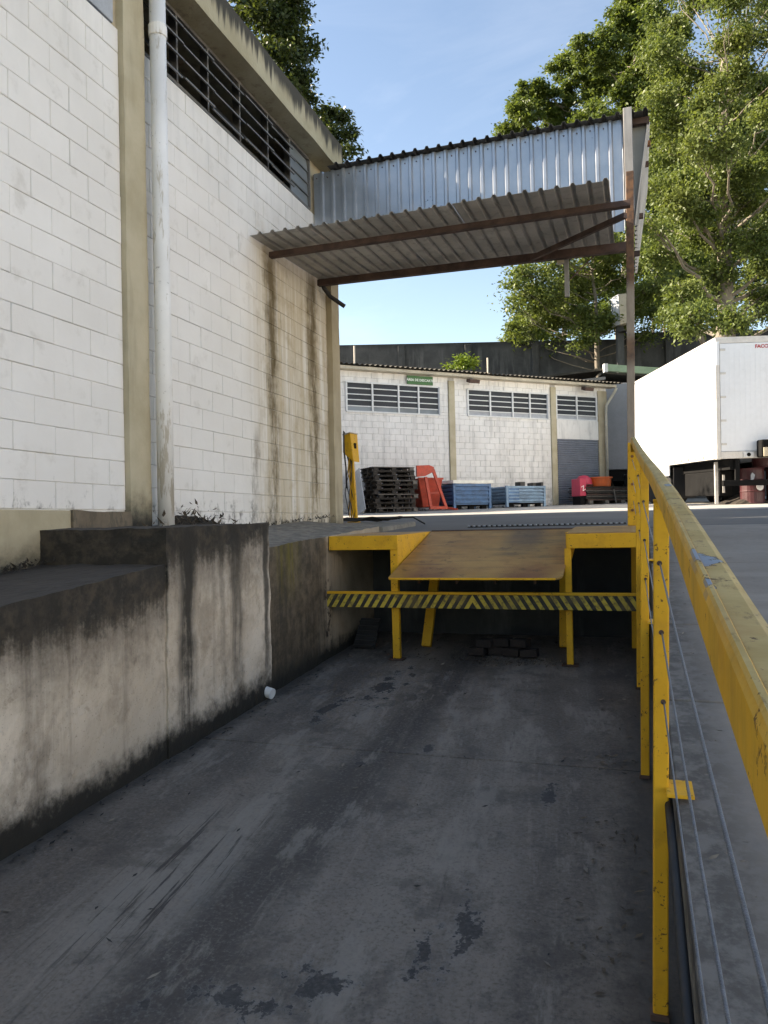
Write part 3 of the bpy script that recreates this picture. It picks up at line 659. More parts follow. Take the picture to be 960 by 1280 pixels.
# ================================================================== DOCK LEVELLER
dk = thing('dock_leveller', 'yellow steel dock leveller with worn sloping plate and striped bumper rail', 'dock leveller')
MB().box(-3.02, -2.28, 7.34, 7.42, -.150, -.005).build('front_beam', 'yellow', dk, bevel=.006)
MB().box(-.625, .03, 7.34, 7.42, -.155, -.020).build('front_beam', 'yellow', dk, bevel=.006)
MB().hexa([(-3.02, 7.42, -.05), (-2.3, 7.42, -.05), (-2.3, 8.72, -.05), (-3.02, 8.72, -.05)], [(-3.02, 7.42, -.008), (-2.3, 7.42, -.008), (-2.3, 8.72, .012), (-3.02, 8.72, .012)]).build('deck', 'tread', dk)
MB().hexa([(-.64, 7.345, -.02), (.03, 7.345, -.02), (.03, 8.72, .0), (-.64, 8.72, .0)], [(-.64, 7.345, -.012), (.03, 7.345, -.012), (.03, 8.72, .035), (-.64, 8.72, .035)]).build('deck', 'tread', dk)
for x0, x1 in ((-2.30, -2.285), (-.635, -.622)):
    MB().prism([(7.35, -.006), (8.68, .01), (8.68, -.10), (7.35, -.38)], 'x', x0, x1).build('side_plate', 'yellow', dk)
# sloping plate with rounded corners on its free edge
c = .09; A = Vector((0, 8.66, .012)); B = Vector((0, 6.95, -.405)); d = (B - A).normalized(); Lp = (B - A).length
poly = [(-2.275, 0), (-.655, 0)] + [(-.64 - c + c * math.cos(a), Lp - c + c * math.sin(a)) for a in np.linspace(0, math.pi / 2, 6)] + [(-2.265 + .03 - .03 * math.sin(a), Lp - .03 + .03 * math.cos(a)) for a in np.linspace(0, math.pi / 2, 4)]
nn = Vector((0, -d.z, d.y)); nn = nn if nn.z > 0 else -nn; n = len(poly)
top = [Vector((x, 0, 0)) + A + d * t for x, t in poly]
MB().add(top + [p - nn * .018 for p in top], [tuple(range(n)), tuple(range(2 * n - 1, n - 1, -1))] + [(i, (i + 1) % n, (i + 1) % n + n, i + n) for i in range(n)]).build('ramp_plate', 'tread', dk)
pl = dk.children[-1]
q = A + d * (Lp - .02)
MB().bar((-2.25, q.y - .012, q.z - .012), (-.70, q.y - .012, q.z - .012), .02, .02).build('lip', 'yellow', pl, bevel=.004)
MB().tube([(-2.27, 8.67, .004), (-.64, 8.67, .004)], .02, 8).build('hinge', 'rust_beam', pl)
for x in np.linspace(-2.0, -.9, 4): MB().hexa([(x - .01, 7.1, -.47), (x + .01, 7.1, -.47), (x + .01, 8.5, -.16), (x - .01, 8.5, -.16)], [(x - .01, 7.1, -.40), (x + .01, 7.1, -.40), (x + .01, 8.5, -.055), (x - .01, 8.5, -.055)]).build('rib', 'rust_beam', pl)
def leg(a, b, w=.075):
    o = MB().bar(a, b, w, .06, (0, 1, 0)).build('leg', 'yellow', dk, bevel=.005); return o
leg((-2.325, 7.38, -.15), (-2.315, 7.37, floor_z(7.38) + .012)); leg((-.622, 7.38, -.155), (-.622, 7.37, floor_z(7.38) + .012), .06)
leg((-2.12, 8.3, -.3), (-2.17, 7.95, floor_z(7.95) + .01), .1); leg((-.74, 8.35, -.3), (-.74, 8.1, floor_z(8.1) + .01), .1); leg((-.02, 8.2, -.1), (-.04, 8.2, floor_z(8.2)), .08)
for x, y in ((-2.315, 7.37), (-.622, 7.37)): MB().box(x - .075, x + .075, y - .06, y + .06, floor_z(y) + .001, floor_z(y) + .013).build('foot_plate', 'rust_beam', dk)
br = MB().box(-3.03, .0, 7.285, 7.335, -.725, -.592).build('bumper_rail', 'hazard', dk, bevel=.004)
MB().box(-3.03, .0, 7.282, 7.345, -.590, -.565).build('bumper_edge', 'yellow', br, bevel=.003)
rebase(dk, (-1.5, 7.4, floor_z(7.4)))

# ================================================================== GUARD RAIL
gr = thing('guard_rail', 'chipped yellow guard rail with wire ropes climbing along the pit edge', 'guard rail')
def rail_top(y): return -.065 + .113 * y + .003 * max(0, y - 2.7) ** 2
def rail_x(y): return .088 - .019 * max(0, y - 2.7)
path = [.20, .8, 1.4, 2.2, 3.2, 4.4, 5.6, 6.8, 7.6, 8.0, 8.3, 8.5, 8.62]
dips = {8.0: -.005, 8.3: -.03, 8.5: -.075, 8.62: -.13}
w2, hh = .0225, .072; vs = []; fs = []
for i, y in enumerate(path):
    x, z = rail_x(y) + random.uniform(-.001, .001), rail_top(y) + dips.get(y, 0) + random.uniform(-.0015, .0015)
    vs += [(x - w2, y, z - hh), (x + w2, y, z - hh), (x + w2 - .001, y, z), (x - w2 + .001, y, z)]
    if i: b = 4 * i; fs += [(b - 4 + k, b - 4 + (k + 1) % 4, b + (k + 1) % 4, b + k) for k in range(4)]
fs += [(3, 2, 1, 0), tuple(range(len(vs) - 4, len(vs)))]
tr_ = MB().add(vs, fs).build('top_rail', 'rail', gr, bevel=.011)
# folded seam along the rail's upper left edge
MB().tube([(rail_x(y) - w2 + .006, y, rail_top(y) + .0015) for y in (.4, 1.0, 1.5, 1.75)], .0045, 6).build('seam', 'rail', tr_)
posts = [(2.68, .032, .078), (4.74, .008, .050), (6.66, -.012, .028)]
for y, xb, xt in posts:
    o = MB().bar((xb, y, floor_z(y) + .004), (xt, y, rail_top(y) - hh + .004), .048, .05, (0, 1, 0)).build('post', 'yellow', gr, bevel=.005)
    MB().box(xb - .032, xb + .026, y - .035, y + .03, floor_z(y) + .001, floor_z(y) + .02).build('base_plate', 'rust_beam', o)
    z = ramp_z(y)
    MB().box(xb + .035, .150, y - .09, y + .06, z + .004, z + .016).build('anchor_plate', 'yellow', o, bevel=.002)
    MB().tube([(xt - .026, y - .027, rail_top(y) - hh + .001), (xt, y - .029, rail_top(y) - hh + .003), (xt + .026, y - .027, rail_top(y) - hh + .001)], .005, 6).build('weld', 'yellow', o)
    for k in range(3):
        f = .315 + (k * .235); zz = rail_top(y) - .225 * (k + 1) - .05
        MB().tube([(xb + (xt - xb) * .75, y - .0262, zz), (xb + (xt - xb) * .75, y - .0245, zz)], .0085, 10).build('cable_hole', 'rust_beam', o)
o = MB().bar((-.052, 8.72, .035), (-.03, 8.72, .93), .085, .05, (0, 1, 0)).build('post', 'yellow', gr, bevel=.005)
for z in (.2, .48, .78): MB().tube([(-.045 + z * .02, 8.70, z), (-.045 + z * .02, 8.682, z)], .016, 8).build('bolt', 'rust_orange', o)
MB().bar((.125, .24, ramp_z(.24)), (.09, .24, rail_top(.24) - hh), .05, .05, (0, 1, 0)).build('post', 'yellow', gr, bevel=.005)
for k in range(3):
    pts = []
    for i, y in enumerate(np.linspace(.28, 8.7, 40)):
        t = ((y - .64) % 2.04) / 2.04; sag = -.010 * math.sin(math.pi * t)
        x0 = np.interp(y, [.28, 2.68, 4.74, 6.66, 8.7], [.090, .068, .038, .018, -.03])
        pts.append((x0, y, rail_top(y) - .225 * (k + 1) - .05 + sag))
    MB().tube(pts, .0028, 7).build('wire_rope', 'cable', gr, smooth=True)
rebase(gr, (.05, 4.5, floor_z(4.5)))
o = MB().tube([(.075, y, ramp_z(y) - .05 - .02 * math.sin(y * 2.1)) for y in np.linspace(-.5, 5.1, 24)], .013, 8).build('black_cable', 'hose', smooth=True)
tag(o, 'black rubber cable running along the kerb face below the guard rail', 'cable')

# ================================================================== CANOPY
cn = thing('loading_canopy', 'corrugated metal loading canopy with galvanised fascia and brown steel beams', 'canopy')
PT, DP = .155, .028
x0 = -4.045
for j in range(6):
    a = x0 + j * PT * 5; b = min(a + PT * 5 + .06, -.165)
    e = .0015 * (j % 2) + random.uniform(-.004, .004); e2 = random.uniform(-.006, .006)
    corrugated(a, b, PT, DP, lambda u, h, v: (u, v, 3.375 + (v - 7.7) * .052 + h + e + e2 * (v - 8.6)), 7.69 + random.uniform(-.012, .012), 9.95, nv=3).build('roof_sheet', 'galv_old', cn, solid=.002)
for j in range(6):
    a = x0 + .02 + j * PT * 5; b = min(a + PT * 5 + .05, -.02); e = .0015 * (j % 2)
    corrugated(a, b, PT, .03, lambda u, h, v: (u, 9.52 - h - e, v), 3.52, 4.855, nv=2).build('fascia_sheet', 'galv', cn, solid=.002)
for j in range(6):
    a = -3.78 + j * PT * 5; b = min(a + PT * 5 + .05, .26); e = .002 * (j % 2)
    corrugated(a, b, PT, .035, lambda u, h, v: (u, v, 4.872 + (v - 9.4) * .03 + h + e - .012 * max(0, u + 3.78) / 4), 9.405 + random.uniform(-.01, .01), 13.2, nv=1).build('upper_roof_sheet', 'galv_dark', cn, solid=.003)
sc_ = MB()
for z in (4.78, 4.15, 3.62):
    for k in range(25):
        x = x0 + .02 + PT * (k + .3); sc_.tube([(x, 9.522, z + random.uniform(-.01, .01)), (x, 9.508, z)], .008, 6)
sc_.build('screw_heads', 'rust_beam', cn)['kind'] = 'stuff'
# leaning end sheet on the yard side
corrugated(9.56, 11.6, PT, .028, lambda u, h, v: (.245 - (4.84 - v) * .145 + h, u, v), 3.62, 4.84, nv=1).build('end_sheet', 'galv_old', cn, solid=.002)
MB().prism([(.07, 4.80), (.225, 4.80), (.11, 3.62), (.05, 3.62)], 'y', 9.66, 9.665).build('end_panel', 'galv_old', cn)
MB().box(-4.05, .26, 9.56, 9.62, 4.79, 4.862).build('purlin', 'rust_beam', cn)
for z, y in ((4.62, 9.75), (4.42, 9.85), (3.74, 9.7), (3.36, 9.9)): MB().bar((-.04, y, z), (.30 - (4.84 - z) * .12, y, z), .05, .06).build('purlin', 'rust_orange' if z > 4.6 else 'rust_beam', cn, bevel=.004)
MB().box(-4.05, .02, 8.17, 8.25, 3.292, 3.356).build('beam', 'rust_beam', cn, bevel=.005)
MB().hexa([(-4.05, 9.62, 3.375), (.02, 9.62, 3.32), (.02, 9.70, 3.32), (-4.05, 9.70, 3.375)], [(-4.05, 9.62, 3.458), (.02, 9.62, 3.43), (.02, 9.70, 3.43), (-4.05, 9.70, 3.458)]).build('beam', 'rust_beam', cn, bevel=.005)
MB().bar((-1.15, 9.58, 3.36), (-.03, 8.55, 3.34), .05, .06).build('brace', 'rust_beam', cn, bevel=.004)
MB().bar((-.055, 8.8, .03), (.025, 8.8, 3.9), .082, .082, (0, 1, 0)).build('pole', 'pole', cn, bevel=.006)
MB().box(-.03, .068, 9.40, 9.47, 3.72, 4.93).build('end_channel', 'galv_post', cn, bevel=.004)
h_ = MB().box(-.775, -.72, 9.72, 9.77, 2.88, 3.40).build('hanger_bar', 'galv_post', cn)
MB().box(-.86, -.775, 9.71, 9.78, 3.30, 3.42).build('hanger_bracket', 'cream_frame', h_)
MB().tube([(-.79, 9.745, 3.02), (-.40, 9.745, 3.36)], .008, 6).build('stay_rod', 'rust_beam', h_)
rebase(cn, (-2, 8.8, 0))
o = MB().tube([(-4.0, 9.66, 3.44), (-3.98, 9.7, 3.35), (-3.93, 9.78, 3.26), (-3.84, 9.86, 3.19), (-3.76, 9.9, 3.13)], .03, 10).build('rain_hose', 'hose', smooth=True)
tag(o, 'short black drain hose hanging under the awning corner at the beige pillar', 'hose')

# ================================================================== BACK BUILDING (local x along its front, -y towards the yard)
AZ = R(46.8); BU = Vector((math.sin(AZ), math.cos(AZ), 0)); BN = Vector((BU.y, -BU.x, 0)); BP = at(490, 600, 25.0); BP.z = 0
BB = .62
bb = thing('storage_building', 'long low white block storage building with grey roller shutter and louvred windows', 'building', BP, R(90) - AZ)
S0, S1 = -6.0, 8.98; EAVE = 5.02
wall = MB().box(S0, S1, .014, .3, BB - .4, EAVE).build('wall', 'mortar_back', bb)
wins = [(-1.55, 1.80, 3.72, 4.66), (2.93, 6.26, 3.75, 4.66), (6.66, 8.5, 3.77, 4.66), (-5.3, -2.2, 3.72, 4.66)]
door = (6.66, 8.56, BB - .2, 3.06)
opens = wins + [door, (2.17, 2.40, 0, 9), (6.40, 6.63, 0, 9)]
# the opening faces are recessed dark boxes set into the wall's front
rects = courses(S0, S1, BB - .2, EAVE, .2, .405, opens)
def frameB(a, z): return Matrix.Translation((a, .014, z))
lay_blocks(rects, wall, 'white_back', frameB, .016, .003, .004, 300, lambda r: (0 if r[0] > -1.9 and r[2] > 1.2 else 1, r[0]), .002)
for a, z1 in ((2.17, 4.9), (6.40, 4.92)): MB().box(a, a + .23, -.06, .05, BB - .3, z1).build('pillar', 'beige', bb, bevel=.008)
MB().box(8.56, 8.98, -.05, .05, BB - .3, 4.9).build('pillar', 'beige_far', bb, bevel=.008)
MB().box(6.66, 8.56, -.03, .012, 3.06, 3.75).build('lintel', 'white_back', bb, bevel=.004)
for wi, (a, b, z0, z1) in enumerate(wins):
    w = MB().box(a, b, .004, .013, z0, z1).build('window', 'glass', bb)
    nm = 2 if wi == 2 else 4
    ms = [a + (b - a) * t for t in ((0, .5, 1) if nm == 2 else (0, .27, .55, .77, 1))]
    for m_ in ms: MB().box(m_ - .028, m_ + .028, -.045, .003, z0, z1).build('mullion', 'white_metal' if not (m_ == b and wi < 2) else 'grey_board', w)
    for z in (z0, z1): MB().box(a, b, -.04, .003, z - .025, z + .025).build('frame', 'white_metal', w)
    for i in range(len(ms) - 1):
        for r in range(1, 5):
            z = z0 + (z1 - z0) * r / 5 + random.uniform(-.008, .008); t = random.choice((-.02, -.015, -.01, .0, .02))
            MB().hexa([(ms[i] + .03, -.04 - t, z - .020), (ms[i + 1] - .03, -.04 - t, z - .020), (ms[i + 1] - .03, -.004, z - .004), (ms[i] + .03, -.004, z - .004)], [(ms[i] + .03, -.04 - t, z + .012), (ms[i + 1] - .03, -.04 - t, z + .012), (ms[i + 1] - .03, -.004, z + .012), (ms[i] + .03, -.004, z + .012)]).build('slat', 'white_metal', w)
    MB().box(a, b, -.002, .006, z0 + .02, z0 + (z1 - z0) * .2).build('pane', 'glass_light' if wi == 0 else 'grey_board', w)
# roller shutter with rolled slats
mb = MB(); prof = []
z = BB - .1
while z < 3.06: prof += [(.004, z), (-.022, z + .022), (-.022, z + .05), (.004, z + .072)]; z += .08
n = len(prof); mb.add([(6.68, y, z) for y, z in prof] + [(8.54, y, z) for y, z in prof], [(i, i + 1, i + 1 + n, i + n) for i in range(n - 1)])
sh = mb.build('roller_shutter', 'shutter', bb)
MB().box(6.68, 8.54, -.035, -.005, BB - .02, BB + .1).build('bottom_bar', 'steel_grey', sh)
# roof: corrugated fibre cement sheets, each its own sheet, on a cream eave board
MB().box(S0 - .1, 9.25, -.30, .05, EAVE, EAVE + .10).build('eave_board', 'fascia_cream', bb, bevel=.01)
a = S0 - .1; j = 0
while a < 9.2:
    b = min(a + 1.062, 9.42); e = random.uniform(-.008, .008)
    corrugated(a, b + .03, .177, .055, lambda u, h, v: (u, v, EAVE + .115 + (v + .42) * .13 + h + e + .003 * (j % 2)), -.42 + random.uniform(-.02, .02), 7.0, trap=False).build('roof_sheet', 'roof_tile', bb, solid=.007)
    a += 1.062; j += 1
MB().box(S0, 8.98, 6.7, 7.0, 0, 5.9).box(8.75, 8.98, .31, 6.69, 0, 5.0).build('rear_wall', 'mortar_back', bb)
# downpipe with a cranked top, vent pipes, floodlights
MB().tube([(9.2, -.33, 5.0), (9.17, -.28, 4.86), (8.86, -.15, 4.35), (8.86, -.12, 4.1), (8.86, -.12, .95)], .05, 10).build('downpipe', 'fascia_cream', bb, smooth=True)
for s, y, h in ((-.85, .9, .75), (4.3, .8, .7)): MB().tube([(s, y, 5.2), (s, y, 5.3 + h)], .03, 8).build('vent_pipe', 'cream_tank', bb)
for s in (2.95, 7.82):
    f = MB().hexa([(s - .20, -.46, 4.78), (s + .20, -.46, 4.78), (s + .20, -.24, 4.86), (s - .20, -.24, 4.86)], [(s - .20, -.50, 4.9), (s + .20, -.50, 4.9), (s + .20, -.26, 4.96), (s - .20, -.26, 4.96)]).build('floodlight', 'rust_beam', bb, bevel=.01)
    MB().box(s - .03, s + .03, -.27, -.07, 4.93, 4.99).build('bracket', 'steel_grey', f)
# sign
sg = MB().box(.60, 1.56, -.075, -.045, 4.70, 4.985).build('sign_board', 'sign_green', bb, bevel=.004)
text_mesh('\u00c1REA DE DESCARTE', .112, 'sign_white', sg, Matrix.Translation((1.08, -.079, 4.84)) @ Matrix.Rotation(R(90), 4, 'X'), thick=.001, bold=.002)
sg['label'] = 'green sign board with white lettering'
# low step and dirt strip at its foot
o = MB().box(S0, 6.0, -1.6, .0, BB - .5, BB - .04).build('step', 'yard', bb)

def item(name, label, cat, s, off, rz=0., group=None, z=None):
    p = BP + BU * s + BN * off
    return thing(name, label, cat, (p.x, p.y, yard_z(p.y) + .002 if z is None else z), R(90) - AZ + rz, group)
bpy.data.objects.remove(o)

# pallets: one stack
def pallet(pale):
    t = thing('pallet', 'blackened wooden pallet lying in the tall stack beside the red skip', 'pallet', group='stacked wooden pallets')
    m_ = 'pallet_pale' if pale else 'pallet'
    for k in range(6): MB().box(-.70, .70, -.5 + k * .172, -.5 + k * .172 + .13, .108, .130).build('deck_board', m_ if k == 0 else 'pallet', t)
    for x in (-.66, -.06, .54):
        for y in (-.5, -.05, .38): MB().box(x, x + .14, y, y + .12, .023, .107).build('spacer_block', 'pallet' if (x < 0 or not pale) else 'pallet_pale', t)
    for y in (-.5, -.05, .38): MB().box(-.70, .70, y, y + .12, 0, .022).build('bottom_board', 'pallet', t)
    return t
pa, pb = pallet(False), pallet(True)
base = item('tmp', 'x', 'x', -.58, 1.0); bz = base.location.copy(); bpy.data.objects.remove(base)
for k in range(10):
    src = pa if k % 3 else pb
    o = src if k in (0, 1) else copy_tree(src)
    if k == 0: o = pb
    if k == 1: o = pa
    o['label'] = 'dark wooden pallet, ' + ('lowest', 'second from the ground', 'third from the ground', 'fourth from the ground', 'fifth from the ground', 'fifth from the top', 'fourth from the top', 'third from the top', 'second from the top', 'topmost')[k] + ' of the stack beside the red skip'
    o.location = bz + BU * random.uniform(-.07, .07) + BN * random.uniform(-.05, .05) + Vector((0, 0, k * .139)); o.rotation_euler = (0, 0, R(90) - AZ + random.uniform(-.06, .06))

# red tipping skip with its A frame
t = item('tipping_skip', 'worn red steel tipping skip with A frame leaning by the pallet stack', 'skip', .66, 1.0)
b_ = MB().hexa([(-.12, -.1, .12), (.45, -.1, .12), (.45, .5, .12), (-.12, .5, .12)], [(-.35, -.25, 1.02), (.52, -.25, 1.02), (.52, .6, 1.02), (-.35, .6, 1.02)]).build('bin', 'red', t, bevel=.015)
MB().box(-.36, .53, -.29, -.25, .98, 1.04).build('bin_rim', 'red', b_)
MB().bar((-.18, -.42, 1.05), (-.05, -.5, .05), .09, .06, (0, 1, 0)).build('frame_leg', 'red', t); MB().bar((.08, -.42, 1.30), (.50, -.5, .05), .09, .06, (0, 1, 0)).build('frame_leg', 'red', t)
MB().prism([(-.50, 1.05), (-.2, 1.08), (.10, 1.22), (.10, 1.36), (-.06, 1.42), (-.5, 1.40)], 'y', -.46, -.40).build('head_plate', 'red', t)
MB().box(-.1, .52, -.54, -.46, .04, .13).build('foot_bar', 'red', t); MB().bar((-.08, -.44, .55), (.25, -.47, .55), .05, .05).build('cross_bar', 'red', t)
MB().bar((.46, -.4, .10), (.78, -.7, .02), .07, .06).build('tow_bar', 'red', t)

# ribbed blue stillages
def stillage(label, s, wid, hgt, mat, lid):
    t = item('steel_stillage', label, 'crate', s, 1.0, R(random.uniform(-2, 2)))
    prof = []; z = .14; nr = 5; st = (hgt - .14) / nr
    for k in range(nr): prof += [(0, z), (0, z + st * .3), (.045, z + st * .45), (.045, z + st * .8), (0, z + st * .95)]; z += st
    prof.append((0, hgt)); n = len(prof); w = wid / 2; dpt = .9
    for sx, name in ((0, 'side_panel'), (1, 'side_panel')):
        y = -.45 if sx == 0 else .45; sg_ = 1 if sx == 0 else -1
        MB().add([(-w + .05, y + q * sg_ * -1, z) for q, z in prof] + [(w - .05, y + q * sg_ * -1, z) for q, z in prof], [(i, i + 1, i + 1 + n, i + n) for i in range(n - 1)]).build(name, mat, t, solid=.006)
        x = -w if sx == 0 else w
        MB().add([(x - q * sg_, -.40, z) for q, z in prof] + [(x - q * sg_, .40, z) for q, z in prof], [(i, i + 1, i + 1 + n, i + n) for i in range(n - 1)]).build('end_panel', mat, t, solid=.006)
    for x in (-w, w):
        for y in (-.45, .45): MB().box(x - .04, x + .04, y - .04, y + .04, 0, hgt + .02).build('corner_post', mat, t)
    MB().box(-w, w, -.45, .45, .10, .135).build('base', 'black', t); MB().box(-w, w, -.5, -.44, hgt - .03, hgt + .01).build('top_rim', mat, t)
    for x in (-w + .2, 0, w - .2): MB().box(x - .09, x + .09, -.42, -.30, 0, .10).build('foot', 'black', t)
    if lid: roughen(MB().box(-w - .06, w + .12, -.52, .5, hgt + .02, hgt + .12).build('board_lid', 'lid', t), 3, .02, 3)
    return t
stillage('blue ribbed steel crate covered with a cream board beside the red skip', 2.12, 1.34, .80, 'blue', True)
t = stillage('paler blue ribbed steel crate without a lid beside the beige pillar', 4.2, 1.5, .68, 'blue_light', False)
MB().box(-.72, -.28, -.49, -.43, .15, .66).build('loose_panel', 'blue', t)
for x, w_, h_ in ((-.1, .2, .1), (.4, .14, .07), (.75, .1, .09)): MB().box(x, x + w_, -.3, 0, .66, .74 + h_).build('scrap', 'steel_dark', t, bevel=.01)

# stack of old gratings with a tub, a crate and a lid on top
t = item('grating_stack', 'stack of rusty gratings and boards in front of the roller shutter', 'scrap pile', 7.5, 1.15)
for k in range(8):
    dx = random.uniform(-.06, .06); MB().box(-.92 + dx, .92 + dx, -.5, .45, .12 + k * .062, .12 + k * .062 + .035).build('grating', 'pallet' if k % 3 else 'rust_beam', t)
    if k % 3 == 2: MB().box(-.92 + dx, .92 + dx, -.505, -.49, .12 + k * .062, .12 + k * .062 + .03).build('edge_strip', 'pallet_pale', t)
for x in (-.8, -.1, .6): MB().box(x, x + .16, -.5, .4, 0, .115).build('bearer', 'pallet_pale', t)
MB().bar((.32, -.56, .0), (.26, -.52, .50), .04, .03, (0, 1, 0)).build('leaning_stick', 'pallet_pale', t)
p0 = BP + BU * 7.65 + BN * 1.1; top = yard_z(p0.y) + .62
t = thing('round_tub', 'orange round plastic tub on the stack of gratings', 'tub', (p0.x, p0.y, top), 0)
lathe(MB(), [(.36, 0), (.40, .30), (.43, .30), (.43, .33), (.37, .33), (.34, .05)], 24).build('tub', 'orange', t, smooth=False)
lathe(MB(), [(.425, .28), (.437, .285), (.437, .31), (.425, .315)], 24).build('rim', 'orange', t)
p1 = BP + BU * 7.0 + BN * 1.0
t = thing('drum_lid', 'red domed lid beside the orange tub on the gratings', 'lid', (p1.x, p1.y, top), 0)
lathe(MB(), [(.28, 0), (.30, .12), (.26, .26), (.16, .37), (.05, .40)], 22).build('dome', 'pink', t, smooth=True)
lathe(MB(), [(.31, .02), (.33, .03), (.33, .06), (.31, .07)], 22).build('rim', 'red_drum', t)
t = item('plastic_crate', 'crimson plastic crate with white marking standing beside the gratings', 'crate', 6.46, 1.4)
MB().box(-.12, .16, -.2, .25, .30, .90).build('box', 'pink', t, bevel=.02); MB().box(-.1, .14, -.17, .22, 0, .29).build('plinth', 'black', t, bevel=.02)
text_mesh('Z', .24, 'sign_white', t, Matrix.Translation((.03, -.204, .56)) @ Matrix.Rotation(R(90), 4, 'X') @ Matrix.Rotation(R(25), 4, 'Z'), 'marking', .001)
# black bins by the corner
for k, (s, off, h) in enumerate(((8.75, 1.5, .95), (9.35, 1.7, 1.1), (9.7, .9, 1.25))):
    p = BP + BU * s + BN * off
    t = thing('waste_bin', ('low', 'medium', 'tall')[k] + ' black plastic waste bin at the storage building corner', 'bin', (p.x, p.y, yard_z(p.y)), R(20 * k))
    MB().hexa([(-.22, -.22, .04), (.22, -.22, .04), (.22, .22, .04), (-.22, .22, .04)], [(-.28, -.3, h), (.28, -.3, h), (.28, .3, h), (-.28, .3, h)]).build('body', 'black', t, bevel=.03)
    MB().hexa([(-.3, -.33, h), (.3, -.33, h), (.3, .32, h), (-.3, .32, h)], [(-.27, -.3, h + .05), (.27, -.3, h + .05), (.27, .3, h + .1), (-.27, .3, h + .1)]).build('lid', 'black', t, bevel=.015)
# boards leaning on the wall left of the pallets
for k, (s, lean, w_, h_, mt, lb) in enumerate(((-1.75, .5, .75, 1.25, 'grey_board', 'grey sheet panel leaning on the white wall behind the pallets'), (-1.62, .75, .45, .75, 'lid', 'short cream board leaning low beside the pallet stack'))):
    p = BP + BU * s + BN * (.9 - .25 * k + .3)
    o = MB().bar((0, -lean * .5, 0), (0, lean * .3, h_), w_, .025, (1, 0, 0)).build('sheet_panel', mt, bevel=.004)
    o.location = (p.x, p.y, yard_z(p.y) + .01); o.rotation_euler = (0, 0, R(90) - AZ); tag(o, lb, 'panel')

# ================================================================== CONTROL STAND at the warehouse corner
cs = thing('control_stand', 'yellow control box tilted on a post with hanging cables beside the beige pillar', 'control box', (-3.90, 10.5, .14), R(-6))
MB().bar((.02, 0, 0), (-.06, 0, .98), .10, .07, (0, 1, 0)).build('post', 'yellow', cs, bevel=.004); MB().bar((-.10, .02, .05), (-.11, .02, .95), .035, .04, (0, 1, 0)).build('post', 'yellow', cs, bevel=.004)
MB().box(-.16, .08, -.08, .12, 0, .015).build('base_plate', 'yellow', cs)
bx = MB().hexa([(-.22, -.12, 1.02), (.06, -.12, .88), (.06, .18, .88), (-.22, .18, 1.02)], [(-.20, -.14, 1.27), (.0, -.14, 1.30), (.0, .2, 1.30), (-.20, .2, 1.27)]).build('box', 'yellow', cs, bevel=.012)
MB().hexa([(-.21, -.15, 1.272), (.01, -.15, 1.302), (.01, .21, 1.302), (-.21, .21, 1.272)], [(-.21, -.15, 1.285), (.01, -.15, 1.315), (.01, .21, 1.315), (-.21, .21, 1.285)]).build('lid', 'cream_tank', bx)
MB().box(.02, .045, -.02, .06, 1.08, 1.16).build('switch', 'black', bx)
for k in range(5):
    x = -.16 + k * .035; pts = [(x, -.03 - .01 * k, .98 - .02 * k)] + [(x + .05 * math.sin(j * 1.3 + k * 2), -.06 + .04 * math.sin(j * .9 + k), .98 - j * .14 - .03 * k) for j in range(1, 7)]
    MB().tube(pts, .010, 6).build('cable', 'hose' if k != 2 else 'yellow', cs, smooth=True)
cs.scale = (.6, .7, 1)
MB().tube([(-.10, 0, 1.2), (-.16, -.16, 1.32), (-.14, -.2, 1.05), (-.12, -.16, .8), (-.14, -.12, .5)], .02, 7).build('conduit', 'hose', cs, smooth=True)
pts = []
for j in range(60):
    a = j * .33; r = .16 + .07 * math.sin(j * .7) + .05 * (j / 60); pts.append((-3.82 + r * 1.7 * math.cos(a) + j * .004, 10.42 + r * math.sin(a), .165 + .012 * math.sin(j * 1.7) + .0006 * j))
o = MB().tube(pts + [(-3.05, 10.6, .20), (-2.9, 10.7, .10)], .013, 6).build('cable_coil', 'hose', smooth=True); tag(o, 'tangled black cable heaped on the kerb around the control stand', 'cable')

# ================================================================== BOX TRAILER
TA = R(15.2); TP = at(893, 500, 18.5); TP.z = yard_z(TP.y)
tk = thing('box_trailer', 'white box trailer with sunlit side parked on the yard beyond the guard rail', 'trailer', TP, TA)
tk.rotation_euler = (R(1.85), 0, TA)
TL, TW, TB, TT = 7.75, 2.5, 1.12, 3.98
MB().box(.03, TW - .03, .04, TL, TB + .02, TT - .02).build('box', 'truck_white', tk, bevel=.01)
for x in np.arange(1.2, TL, 1.22): MB().box(.022, .031, x - .004, x + .004, TB + .18, TT - .12).build('panel_seam', 'truck_white', tk)
MB().box(0, TW, 0, TL, TT - .02, TT + .05).build('roof_cap', 'truck_frame', tk, bevel=.012)
MB().box(.0, .03, .10, 3.6, TB, TB + .17).build('side_rail', 'truck_frame', tk); MB().box(.0, .03, 3.6, TL, TB - .30, TB + .17).build('side_skirt', 'truck_white', tk)
for y in (.35, .85, 1.4, 1.95, 2.5, 3.05): MB().tube([(-.012, y, TB + .07), (.0, y, TB + .07)], .028, 8).build('rivet', 'steel_grey', tk)
MB().box(-.005, .10, -.02, .10, TB - .02, TT + .02).build('corner_post', 'truck_frame', tk, bevel=.02); MB().box(TW - .10, TW + .005, -.02, .10, TB - .02, TT + .02).build('corner_post', 'truck_frame', tk, bevel=.02)
MB().box(.02, .09, -.035, -.021, TT - .62, TT - .06).build('corner_cap', 'truck_white', tk, bevel=.004)
MB().box(.10, TW - .10, -.01, .08, TB, TB + .17).build('rear_sill', 'truck_frame', tk, bevel=.006); MB().box(.10, TW - .10, -.005, .08, TT - .1, TT).build('rear_header', 'truck_frame', tk, bevel=.006)
